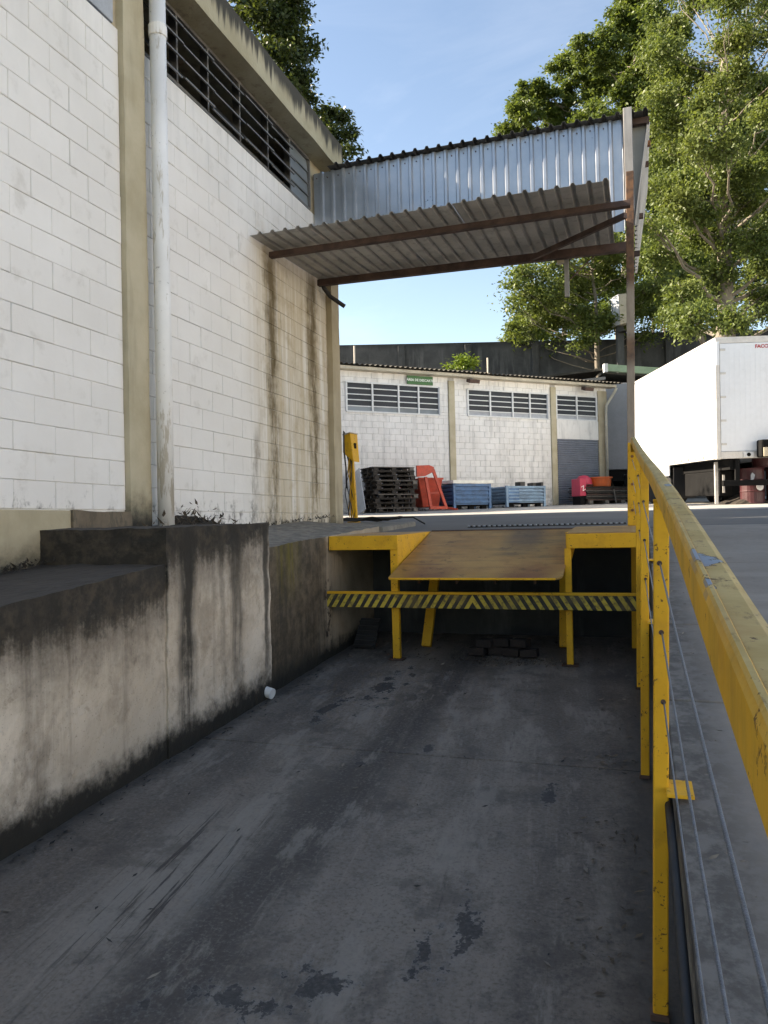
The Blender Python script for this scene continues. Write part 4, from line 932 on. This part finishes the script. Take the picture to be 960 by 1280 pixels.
for k in range(2):
    a = .112 + k * 1.14; dr = MB().box(a, a + 1.135, .0, .038, TB + .175, TT - .105).build('rear_door', 'truck_white', tk, bevel=.006)
    for x in np.arange(a + .1, a + 1.1, .122): MB().box(x - .0035, x + .0035, -.003, .001, TB + .2, TT - .13).build('door_seam', 'truck_white', dr)
    for z in np.linspace(TB + .35, TT - .25, 5): MB().box(a + (0 if k == 0 else 1.0), a + (.13 if k == 0 else 1.13), -.012, -.001, z - .025, z + .025).build('hinge', 'truck_frame', dr, bevel=.003)
text_mesh('FACCHINI', .115, 'red_letter', tk, Matrix.Translation((1.20, -.006, TT - .20)) @ Matrix.Rotation(R(90), 4, 'X'), 'lettering', .001, .004)
# tail lamps on the sill, coupling box with cream frame
lb = MB().box(.62, .86, -.04, -.011, TB + .02, TB + .15).build('tail_lamp', 'white_metal', tk, bevel=.005)
MB().tube([(.74, -.05, TB + .085), (.74, -.04, TB + .085)], .045, 14).build('lens', 'black', lb)
bx = MB().box(.92, 1.55, -.32, -.02, TB + .0, TB + .42).build('ramp_box', 'black', tk, bevel=.04)
MB().box(.96, 1.5, -.345, -.322, TB + .02, TB + .23).build('frame_plate', 'cream_frame', bx, bevel=.006); MB().box(1.08, 1.24, -.36, -.346, TB + .04, TB + .17).build('reflector', 'red_drum', bx)
MB().box(.35, .55, .1, TL - .2, TB - .26, TB + .0).box(TW - .55, TW - .35, .1, TL - .2, TB - .26, TB).build('chassis_rail', 'black', tk)
MB().box(.15, TW - .15, .0, .10, .46, .60).build('bumper_bar', 'black', tk, bevel=.01)
for x in (.5, TW - .5): MB().box(x - .05, x + .05, .02, .10, .6, TB).build('bumper_strut', 'black', tk)
def wheel(x, y, out):
    w = lathe(MB(), [(.30, -.13), (.48, -.13), (.515, -.09), (.52, 0), (.515, .09), (.48, .13), (.30, .13)], 28).build('wheel', 'rubber', tk, smooth=False)
    w.rotation_euler = (0, R(90), 0); w.location = (x, y, .52)
    lathe(MB(), [(.30, .06 * out), (.27, .05 * out), (.20, .02 * out), (.12, .10 * out), (.0, .12 * out)], 20).build('hub', 'steel_grey', w, smooth=True)
for y in (4.3, 5.6):
    for x, o_ in ((.20, -1), (.50, -1), (TW - .50, 1), (TW - .20, 1)): wheel(x, y, o_)
    MB().tube([(.2, y, .52), (TW - .2, y, .52)], .07, 10).build('axle', 'black', tk)
MB().box(.08, .70, 3.45, 3.47, .18, 1.05).build('mud_flap', 'rubber', tk); MB().box(TW - .7, TW - .08, 3.45, 3.47, .18, 1.05).build('mud_flap', 'rubber', tk)
MB().box(.20, .27, .65, .72, .03, TB - .05).build('support_leg', 'truck_frame', tk); MB().box(.42, .47, .75, .80, .3, .75).build('hanger_bar', 'truck_frame', tk)
MB().box(.34, .66, .78, 3.3, .22, TB - .27).build('sun_block_box', 'black', tk, bevel=.02); MB().box(.9, TW - .1, 3.2, 3.3, .2, TB - .05).build('dark_backing', 'black', tk)  # black box and panel added to block sun and darken the underside
# red drums under and behind the trailer
def drum(label, lx, ly, lz=0., mark=False):
    p = TP + Vector((math.cos(TA), math.sin(TA), 0)) * lx + Vector((-math.sin(TA), math.cos(TA), 0)) * ly
    t = thing('steel_drum', label, 'drum', (p.x, p.y, yard_z(p.y) + lz), TA, 'red drums by the trailer')
    lathe(MB(), [(.285, 0), (.295, .02), (.285, .05), (.285, .29), (.297, .31), (.285, .33), (.285, .57), (.297, .59), (.285, .61), (.285, .83), (.295, .86), (.285, .88), (.26, .87)], 24).build('body', 'red_drum', t, smooth=False)
    lathe(MB(), [(.05, .872), (.05, .90), (.0, .90)], 10, (.12, .05, 0)).build('bung', 'black', t)
    if mark:
        m_ = lathe(MB(), [(.10, 0), (.10, .004)], 16).build('emblem', 'white_metal', t); m_.location = (.08, -.278, .42); m_.rotation_euler = (R(90), 0, R(16))
        MB().prism([(-.14, .56), (-.07, .60), (-.04, .70), (-.10, .76), (-.14, .70)], 'y', -.30, -.275).build('marking', 'grey_board', t)
    return t
drum('dark red steel drum with a white emblem below the trailer rear', 1.05, .55, 0, True); drum('plain dark red steel drum beside the marked drum', 1.72, .60); 
drum('dark red steel drum stacked above the plain pair', 1.40, .62, .885)
o = roughen(lathe(MB(), [(.62, 0), (.5, .10), (.3, .2), (.1, .26)], 20).build('rubble_heap', 'soil'), 2, .05, 4); o.location = TP + Vector((.75, 1.1, .02)); tag(o, 'low grey heap of rubble on the ground under the trailer', 'rubble')

# second vehicle: grey box truck farther back
GP = at(778, 630, 30.5); GP.z = yard_z(GP.y)
gt = thing('box_truck', 'dark grey box truck parked behind the white trailer near the storage building', 'truck', GP, R(12))
MB().box(-.55, 1.9, 0, 6.5, 1.3, 4.75).build('box', 'dark_grey_box', gt, bevel=.03); MB().box(-.5, 1.85, .1, 6.3, .85, 1.29).build('chassis', 'black', gt)
MB().box(-.50, 1.85, 6.6, 8.3, .5, 3.0).build('cab', 'white_metal', gt, bevel=.15)
for x in (-.3, 1.65):
    for y in (1.2, 2.4, 7.4):
        w = lathe(MB(), [(.28, -.14), (.46, -.14), (.5, -.08), (.5, .08), (.46, .14), (.28, .14)], 24).build('wheel', 'rubber', gt); w.rotation_euler = (0, R(90), 0); w.location = (x, y, .5)

# ================================================================== OPEN SHED with green gutter, behind
SP = at(745, 464, 31.5)
shd = thing('open_shed', 'dark open shed roof with pale green gutter behind the trailer', 'shed', (SP.x, SP.y, yard_z(SP.y)), PHI)
hz = SP.z - yard_z(SP.y)
MB().hexa([(-2.6, -.2, hz - .30), (.25, -.2, hz + .0), (.25, 4, hz - .1), (-2.6, 4, hz - .4)], [(-2.6, -.2, hz - .22), (.25, -.2, hz + .08), (.25, 4, hz), (-2.6, 4, hz - .3)]).build('roof', 'roof_tile', shd)
MB().hexa([(.3, -.3, hz - .16), (6.5, -.3, hz - .75), (6.5, 4, hz - .75), (.3, 4, hz - .16)], [(.3, -.3, hz - .1), (6.5, -.3, hz - .7), (6.5, 4, hz - .7), (.3, 4, hz - .1)]).build('roof', 'roof_tile', shd)
MB().hexa([(.35, -.42, hz - .08), (6.5, -.42, hz - .66), (6.5, -.24, hz - .66), (.35, -.24, hz - .08)], [(.35, -.42, hz + .20), (6.5, -.42, hz - .36), (6.5, -.24, hz - .36), (.35, -.24, hz + .20)]).build('gutter', 'gutter_green', shd, bevel=.02)
MB().box(.22, .36, -.45, -.20, hz - .12, hz + .22).build('gutter_end', 'white_metal', shd)
for x in (-2.4, .1, 3, 6): MB().box(x - .06, x + .06, .3, .42, 0, hz - .30 - max(0, x - .3) * .08).build('post', 'steel_dark', shd)
MB().bar((-2.6, -.25, hz - .62), (.3, -.25, hz - .34), .08, .12).build('fascia', 'steel_grey', shd)

# ================================================================== BIG RETAINING WALL behind
bw = thing('boundary_wall', 'tall black mildewed concrete boundary wall behind the storage building', 'wall', (WALL_P.x, WALL_P.y, 0), PHI)
roughen(MB().box(-26, 11.2, -.3, .15, -1, 8.46).build('wall', 'dark_wall', bw), 3, .02, .8)
MB().box(11.2, 40, -.3, .15, -1, 8.75).build('wall', 'dark_wall', bw)
for x in np.arange(-24, 40, 3.1): MB().box(x - .16, x + .16, -.42, -.29, -1, 8.35).build('pilaster', 'dark_wall', bw, bevel=.02)
for x in np.arange(-24, 11, 3.1): MB().box(x + .2, x + 2.9, -.335, -.295, 5.9, 6.0).build('string_course', 'dark_wall', bw)
# post with a white cabinet
CP = at(774, 408, 33.5)
ct = thing('cabinet_post', 'cream cabinet on a dark post in front of the boundary wall', 'cabinet', (CP.x, CP.y, yard_z(CP.y)), PHI)
hz = CP.z - yard_z(CP.y)
MB().box(-.12, .16, -.1, .15, 0, hz).build('post', 'dark_wall', ct)
cb = MB().hexa([(-.05, -.3, hz), (.38, -.25, hz + .12), (.38, .3, hz + .12), (-.05, .3, hz)], [(-.08, -.3, hz + 1.32), (.36, -.25, hz + 1.38), (.36, .3, hz + 1.38), (-.08, .3, hz + 1.32)]).build('cabinet', 'cream_tank', ct, bevel=.02)
MB().hexa([(-.26, -.1, hz + .02), (-.06, -.3, hz + .0), (-.06, .2, hz), (-.26, .2, hz)], [(-.28, -.1, hz + 1.25), (-.09, -.3, hz + 1.33), (-.09, .2, hz + 1.33), (-.28, .2, hz + 1.25)]).build('cabinet_side', 'grey_board', cb)
lathe(MB(), [(.2, 0), (.2, .03)], 14).build('coil', 'hose', ct).location = (.1, -.2, hz - .3)

# ================================================================== TREES
def leaves_mesh(name, mat, parent, cen, rad, n_per, size, droop=.5, sub=.42, seed=0):
    """many leaf-sized faces gathered in uneven tufts inside every clump"""
    r = np.random.default_rng(seed); P = []
    for c, R_, n in zip(cen, rad, n_per):
        ns = max(5, int(9 * R_[0] * R_[0] + 4)); u = r.normal(size=(ns, 3)); u /= np.linalg.norm(u, axis=1)[:, None]
        u *= (r.random(ns) ** .45)[:, None]; tc = np.array(c) + u * np.array(R_)
        w = r.random(ns) ** 1.2 + .15; k = r.choice(ns, n, p=w / w.sum())
        off = r.normal(size=(n, 3)) * np.array([sub, sub, sub * .55] if droop < .9 else [sub * .5, sub * .5, sub * 1.25]) * (.55 + .7 * r.random((ns, 1)))[k]
        off[:, 2] -= .25 * droop * np.abs(r.normal(size=n)); P.append(tc[k] + off)
    P = np.concatenate(P); n = len(P)
    d = r.normal(size=(n, 3)); d[:, 2] = d[:, 2] * .5 - droop; d /= np.linalg.norm(d, axis=1)[:, None]
    q = r.normal(size=(n, 3)); q -= d * (q * d).sum(1)[:, None]; q /= np.linalg.norm(q, axis=1)[:, None]
    L = size * (.65 + .7 * r.random((n, 1))); Wd = L * (.17 + .12 * r.random((n, 1)))
    nrm = np.cross(d, q)
    V = np.empty((n, 4, 3)); V[:, 0] = P; V[:, 1] = P + d * L * .45 + q * Wd + nrm * L * .06; V[:, 2] = P + d * L; V[:, 3] = P + d * L * .45 - q * Wd + nrm * L * .06
    me = bpy.data.meshes.new(name); me.vertices.add(4 * n); me.vertices.foreach_set('co', V.reshape(-1)); me.loops.add(4 * n); me.loops.foreach_set('vertex_index', np.arange(4 * n, dtype=np.int32))
    me.polygons.add(n); me.polygons.foreach_set('loop_start', np.arange(0, 4 * n, 4, dtype=np.int32)); me.update(); me.materials.append(M[mat])
    o = bpy.data.objects.new(name, me); COL.objects.link(o); o.parent = parent; return o
def wig(a, b, n, amp, r):
    a, b = Vector(a), Vector(b); pts = [a]
    for i in range(1, n): pts.append(a.lerp(b, i / n) + Vector((r.uniform(-amp, amp), r.uniform(-amp, amp), r.uniform(-amp, amp) * .6)))
    return pts + [b]
def tree(name, label, base, top, r0, clumps, leaf_mat, bark, dens, size, seed, droop=.5, sub=.42, group='trees behind the yard'):
    """clumps: (centre, (rx, ry, rz)); limbs run from the trunk to every clump"""
    r = random.Random(seed); base = Vector(base); top = Vector(top)
    t = thing(name, label, 'tree', base, 0, group)
    tp = wig((0, 0, -.3), top - base, 7, (top - base).length * .012, r); n = len(tp)
    MB().tube(tp, [r0 * (1 - .72 * i / (n - 1)) for i in range(n)], 12).build('trunk', bark, t, smooth=True)
    H = (top - base).z; limbs = MB(); twigs = MB()
    for c, R_ in clumps:
        c = Vector(c) - base; f = min(.97, max(.3, (c.z - .22 * (Vector((c.x, c.y, 0)) - Vector((tp[-1].x, tp[-1].y, 0)) * (c.z / H)).length * 2.2) / H)); i = min(n - 2, int(f * (n - 1))); q = tp[i].lerp(tp[i + 1], f * (n - 1) - i)
        rr = max(.03, r0 * .34 * (1.05 - f)); mid = q.lerp(c, .55) + Vector((0, 0, -.06 * (c - q).length))
        pts = wig(q, mid, 3, .05 * (c - q).length, r)[:-1] + wig(mid, c, 3, .05 * (c - q).length, r); limbs.tube(pts, [rr * (1 - .75 * k / (len(pts) - 1)) for k in range(len(pts))], 7)
        for _ in range(7):
            u = Vector((r.gauss(0, 1), r.gauss(0, 1), r.gauss(.2, .8))).normalized(); e = c + Vector((u.x * R_[0], u.y * R_[1], u.z * R_[2])) * r.uniform(.6, 1)
            s = mid.lerp(c, r.uniform(.3, 1)); twigs.tube(wig(s, e, 3, .08 * (e - s).length, r), [rr * .35, rr * .27, rr * .18, rr * .08], 5)
    lo = limbs.build('limbs', bark, t, smooth=True); lo['kind'] = 'stuff'; lo = twigs.build('twigs', bark, t); lo['kind'] = 'stuff'
    cen = [tuple(Vector(c) - base) for c, _ in clumps]; rad = [R_ for _, R_ in clumps]
    leaves_mesh('crown', leaf_mat, t, cen, rad, [int(dens * R_[0] * (R_[2] + R_[0]) * .5 * 4) for R_ in rad], size, droop, sub, seed)
    return t
def px_clump(px, py, rpx, depth, flat=.75):
    c = at(px, py, depth); R_ = rpx / FPX * depth; return (tuple(c), (R_, R_, R_ * flat))
def jit(lst, d, r, spread=2.5): return [px_clump(x, y, q, d + r.uniform(-spread, spread)) for x, y, q in lst]
rr = random.Random(5)
# tall eucalyptus with rounded tufts, left of the big tree
c1 = jit([(650, 140, 26), (672, 118, 26), (700, 140, 30), (640, 165, 18), (735, 105, 30), (715, 80, 26), (748, 62, 30), (780, 35, 32), (765, 85, 28), (800, 70, 34), (700, 175, 24), (740, 150, 30), (790, 120, 36), (825, 90, 34), (770, 160, 30), (805, 8, 34), (830, 30, 36), (840, -25, 36), (795, -30, 30), (760, 200, 26), (720, 205, 22), (850, 150, 36), (820, 170, 32)], 44, rr)
b = at(775, 432, 44); b.z = 8.6
tree('eucalyptus_tree', 'tall eucalyptus with rounded dark tufts rising above the canopy roof', b, at(800, 20, 44), .34, c1, 'leaf_a', 'bark_pale', 900, .21, 21, .3, .24)
# lower bright tree in front of the boundary wall
c2 = jit([(650, 335, 15), (668, 318, 15), (640, 380, 12), (638, 352, 11), (642, 412, 12), (700, 318, 16), (745, 312, 16), (655, 395, 22), (650, 425, 20), (680, 370, 28), (700, 400, 28), (670, 345, 22), (720, 360, 28), (745, 395, 26), (705, 335, 24), (740, 330, 26), (770, 350, 26), (690, 430, 18), (775, 400, 22), (655, 365, 18), (725, 425, 16), (765, 310, 24), (720, 300, 22), (690, 310, 16), (800, 330, 22), (820, 355, 22), (808, 385, 22), (838, 395, 20), (790, 370, 20), (850, 345, 22), (800, 410, 14)], 35, rr, 1.6)
b = at(758, 470, 34.4); b.z = yard_z(b.y)
tree('leafy_tree', 'bright leafy tree with pale trunk standing before the boundary wall', b, at(738, 330, 35), .20, c2, 'leaf_b', 'bark_pale', 560, .17, 22, .5, .30)
# great drooping tree on the right
c3 = []
for yy_ in range(-70, 430, 36):
    for xx_ in range(838, 1030, 40):
        if rr.random() < .88: c3.append(px_clump(xx_ + rr.uniform(-16, 16), yy_ + rr.uniform(-14, 14), rr.uniform(15, 29), 28 + rr.uniform(-4, 4), .7))
c3 += jit([(826, 60, 20), (830, 120, 22), (832, 190, 20), (815, 235, 20), (808, 275, 18), (822, 310, 20), (850, 250, 24)], 28, rr, 2)
b = at(905, 560, 28.5); b.z = yard_z(b.y)
tree('weeping_tree', 'great yellow green tree with hanging foliage towering over the trailer', b, at(905, 60, 28.5), .42, c3, 'leaf_b', 'bark_pale', 1250, .14, 23, .7, .29)
# darker trees filling the slope behind
for k, (x, y0, dp_, lab) in enumerate(((835, 300, 46, 'dark tree between the eucalyptus and the great tree'), (900, 320, 50, 'dark tree on the slope straight behind the great tree'), (985, 260, 44, 'dark tree on the slope right of the great tree'), (700, 395, 52, 'small far tree seen below the leafy crown'))):
    cl = [px_clump(x + rr.uniform(-62, 62) * (1 if k < 3 else .8), y0 + rr.uniform(-150, 110) * (1 if k < 3 else .3), rr.uniform(20, 34), dp_ + rr.uniform(-2, 2)) for _ in range(18 if k < 3 else 9)]
    b = at(x, 430, dp_); b.z = 8.4 + (dp_ - 36) * .08
    tree('slope_tree', lab, b, at(x + 8, y0 - 60, dp_), .26, cl, 'leaf_a' if k != 1 else 'leaf_c', 'bark', 560, .21, 30 + k, .4, .30)
# young trunks on the slope
for k, (x, dp_) in enumerate(((815, 40), (826, 43), (862, 39), (880, 42))):
    cl = [px_clump(x + rr.uniform(-22, 22), 340 + rr.uniform(-50, 45), rr.uniform(12, 20), dp_) for _ in range(6)]
    b = at(x, 425, dp_); b.z = 8.3
    tree('young_tree', ('slim young tree with pale stem by the wall top', 'slim young tree leaning behind the first stem', 'slim young tree with dark stem above the trailer', 'slim young tree at the edge of the great tree')[k], b, at(x + 6, 290, dp_), .10, cl, 'leaf_a', 'bark_pale', 420, .22, 50 + k, .5, .34)
# tall dark trees behind the warehouse roof
c4 = jit([(330, -20, 26), (352, 30, 24), (365, 60, 22), (345, 65, 20), (372, 95, 18), (360, 5, 24), (338, 20, 22), (380, 118, 14), (320, 20, 22), (300, -20, 26), (350, 100, 20), (330, 70, 22), (368, -25, 20), (340, -60, 26)], 40, rr, 1.5)
b = at(345, 620, 40); b.z = .9
tree('dark_tree', 'tall dark tree rising behind the warehouse roof slab', b, at(345, -40, 40), .32, c4, 'leaf_c', 'bark', 560, .26, 61, .4, .36, 'trees behind the warehouse')
c5 = jit([(408, 140, 12), (425, 148, 13), (436, 170, 12), (415, 165, 13), (430, 190, 14), (410, 190, 14), (398, 150, 10)], 42, rr, 1)
b = at(405, 620, 42); b.z = .9
tree('dark_tree', 'smaller dark tree peeping over the end of the warehouse roof', b, at(412, 150, 42), .22, c5, 'leaf_c', 'bark', 560, .24, 62, .4, .34, 'trees behind the warehouse')
# trees standing left of the wing: they shade part of the trailer's side
cl = [((-21 + rr.uniform(-2.5, 2.5), 19.6 + rr.uniform(-2.2, 2.2), rr.uniform(8, 12.2)), (1.3, 1.3, 1.0)) for _ in range(16)]
tree('yard_tree', 'broad dark tree standing behind the warehouse wing', (-21, 19.6, .4), (-21, 19.6, 11.5), .28, cl, 'leaf_a', 'bark', 330, .28, 70, .4, .4, 'trees behind the warehouse')
# roof weed
RW_ = BP + BU * 3.05 - BN * .6
t = thing('roof_shrub', 'bright green shrub growing on the storage building roof edge', 'shrub', (RW_.x, RW_.y, 5.2))
for k in range(9): MB().tube(wig((0, 0, 0), (rr.uniform(-.55, .55), rr.uniform(-.3, .3), rr.uniform(.35, .75)), 3, .05, rr), [.012, .01, .008, .004], 5).build('stem', 'bark', t)
leaves_mesh('foliage', 'weed', t, [(0, 0, .45), (-.35, 0, .35), (.35, .1, .4), (.1, -.1, .65)], [(.35, .3, .25)] * 4, [260] * 4, .11, .1, .14, 71)

# ================================================================== SMALL THINGS IN AND AROUND THE PIT
def litter(name, label, n, place, smin, smax, mat, seed, cat='leaf litter', flat=.35):
    r = random.Random(seed); mb = MB()
    for _ in range(n):
        x, y, z = place(r); s = r.uniform(smin, smax); a = r.uniform(0, 6.28); w = s * r.uniform(.18, .45); cu = r.uniform(.05, flat) * s
        c_, s_ = math.cos(a), math.sin(a)
        def q(u, v, h): return (x + u * c_ - v * s_, y + u * s_ + v * c_, z + h)
        mb.add([q(-s / 2, 0, .002), q(-s * .1, w / 2, .004 + cu * .4), q(s / 2, 0, .002 + cu), q(s * .05, -w / 2, .003 + cu * .2)], [(0, 1, 2), (0, 2, 3)])
    o = mb.build(name, mat, fix=False); return tag(o, label, cat, None, 'stuff')
def fl(x, y): return (x, y, floor_z(y) + .004)
litter('leaf_litter', 'dry leaves and twigs gathered along the post line on the pit floor', 150, lambda r: fl(min(.06, r.gauss(-.14, .13)), r.choice([r.uniform(2.2, 7.2), r.gauss(4.9, .12), r.gauss(3.9, .15), r.gauss(3.0, .2)])), .015, .05, 'litter', 1)
litter('leaf_litter', 'scattered pale dry leaves on the pit floor', 46, lambda r: fl(r.uniform(-2.8, 0), r.uniform(2.2, 7.3)), .02, .06, 'litter_pale', 2)
litter('leaf_litter', 'scattered dark leaf scraps on the pit floor', 50, lambda r: fl(r.uniform(-2.9, 0), r.uniform(2.4, 7.6)), .012, .045, 'hose', 3)
litter('rubble_bits', 'pale gravel and leaf bits spread before the broken brick under the dock', 420, lambda r: fl(r.gauss(-1.25, .30), r.gauss(7.42, .09)), .012, .04, 'litter', 4, 'gravel', .8)
litter('leaf_litter', 'leaf bits under the dock leveller', 200, lambda r: fl(r.uniform(-2.9, -.1), r.uniform(7.4, 8.5)), .02, .06, 'litter', 5)
litter('leaf_litter', 'dry leaves lodged on the kerb beside the guard rail', 70, lambda r: (lambda x, y: (x, y, ramp_z(y) + .004))(abs(r.gauss(.13, .05)) + .1, r.uniform(1.6, 7)), .012, .04, 'litter_pale', 6)
litter('leaf_litter', 'black leaf crumbs along the foot of the retaining wall', 170, lambda r: fl(-2.96 + abs(r.gauss(0, .07)), r.uniform(3, 8.2)), .015, .05, 'hose', 7)
# broken brickwork lying under the dock
t = thing('broken_brickwork', 'slab of broken brickwork lying on the pit floor under the leveller', 'bricks', (-1.28, 7.62, floor_z(7.6)), R(-4))
for r_ in range(2):
    for k in range(4 - r_):
        o = MB().box(0, .165, 0, .16, 0, .075).build('brick', 'brick', t, bevel=.008); o.location = (-.36 + k * .172 + r_ * .07 + random.uniform(-.02, .02), random.uniform(-.05, .05) + r_ * .03, .008 + r_ * .085); o.rotation_euler = (random.uniform(-.08, .08), random.uniform(-.06, .06), random.uniform(-.22, .22))
# ribbed plate leaning on the pit wall
t = thing('ribbed_plate', 'dark ribbed metal plate leaning on the pit wall under the dock', 'plate', (-2.80, 7.9, floor_z(7.9)), R(-8))
MB().hexa([(-.13, -.14, .005), (.13, -.14, .005), (.13, -.12, .005), (-.13, -.12, .005)], [(-.12, .05, .30), (.12, .05, .30), (.12, .07, .30), (-.12, .07, .30)]).build('plate', 'steel_dark', t)
for k in range(6): f = .08 + k * .16; MB().bar((-.12, -.14 + .19 * f - .008, .005 + .295 * f), (.12, -.14 + .19 * f - .008, .005 + .295 * f), .02, .022).build('rib', 'steel_dark', t)
# soil and weeds heaped behind the downpipe
mb = MB(); lathe(mb, [(.42, 0), (.36, .07), (.25, .16), (.12, .25), (.03, .29)], 20)
o = roughen(mb.build('soil_heap', 'soil'), 4, .075, 7, .03); o.scale = (.45, 1.35, .72); o.location = (-3.90, 6.22, .02); tag(o, 'black soil and moss heap against the block wall behind the downpipe', 'soil heap')
litter('dead_weeds', 'dead black weeds on the soil heap by the downpipe', 220, lambda r: (-3.9 + r.gauss(0, .08), 6.2 + r.gauss(0, .28), .08 + abs(r.gauss(0, .08))), .03, .09, 'litter', 8, 'weeds', 1.2)
# moss tufts along ledge and plinth
litter('moss_tufts', 'moss and soil crumbs along the foot of the beige plinth', 420, lambda r: (lambda y: (-3.99 + abs(r.gauss(0, .05)), y, lt(y) + abs(r.gauss(0, .02))))(r.uniform(2.6, 4.4)), .015, .05, 'soil', 9, 'moss', 1.2)
litter('moss_tufts', 'moss crumbs along the wall foot on the far ledge', 260, lambda r: (lambda y: (-4.02 + abs(r.gauss(0, .05)), y, l2(y) + .09 + abs(r.gauss(0, .015))))(r.uniform(6.0, 9.9)), .012, .045, 'soil', 10, 'moss', 1.2)
# trench drain grate across the yard above the dock
g0 = on_plane(585, 659.6, (0, 8.6, 0), Vector((0, -.033, 1))); g1 = on_plane(783, 655.2, (0, 8.6, 0), Vector((0, -.033, 1)))
g0.y = max(g0.y, 8.9); g1.y = max(g1.y, 8.9)
dg = thing('drain_grate', 'black toothed steel drain grate set in the yard behind the dock plate', 'drain grate', (g0.x, g0.y, yard_z(g0.y)))
dv = Vector((g1.x - g0.x, g1.y - g0.y, yard_z(g1.y) - yard_z(g0.y)))
MB().bar((0, 0, .004), dv + Vector((0, 0, .004)), .07, .012).build('channel', 'hose', dg)
for k in range(60):
    p = dv * ((k + .5) / 60); MB().box(p.x - .009, p.x + .009, p.y - .04, p.y + .04, p.z + .010, p.z + .026).build('tooth', 'steel_dark' if k % 2 else 'grey_board', dg)
litter('yard_litter', 'leaf and paper scraps along the foot of the storage building', 260, lambda r: (lambda p: (p.x, p.y, yard_z(p.y) + .008))(BP + BU * r.uniform(-2, 9) + BN * abs(r.gauss(.5, .5))), .04, .14, 'litter', 11, 'litter', .6)

# ================================================================== added outside the frame to bounce warm light: sunlit concrete and a white building
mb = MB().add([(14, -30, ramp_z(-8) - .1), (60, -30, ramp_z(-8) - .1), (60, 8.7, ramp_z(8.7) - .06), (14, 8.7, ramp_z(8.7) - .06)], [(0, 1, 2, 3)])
struct(mb.build('bounce_yard', 'apron'))
ow = thing('bounce_warehouse', 'unseen white building added to bounce light towards the loading pit', 'building', (24, 0, 0))
MB().box(0, 12, -22, 16, -2.2, 7.5).build('wall', 'white_back', ow); MB().box(-.3, 12.3, -22.3, 16.3, 7.5, 7.8).build('roof', 'slab', ow)
for y in (-16, -6, 4): MB().box(-.04, -.003, y, y + 4, -1.0 if y < 4 else -.2, 3.6).build('loading_door', 'shutter', ow)
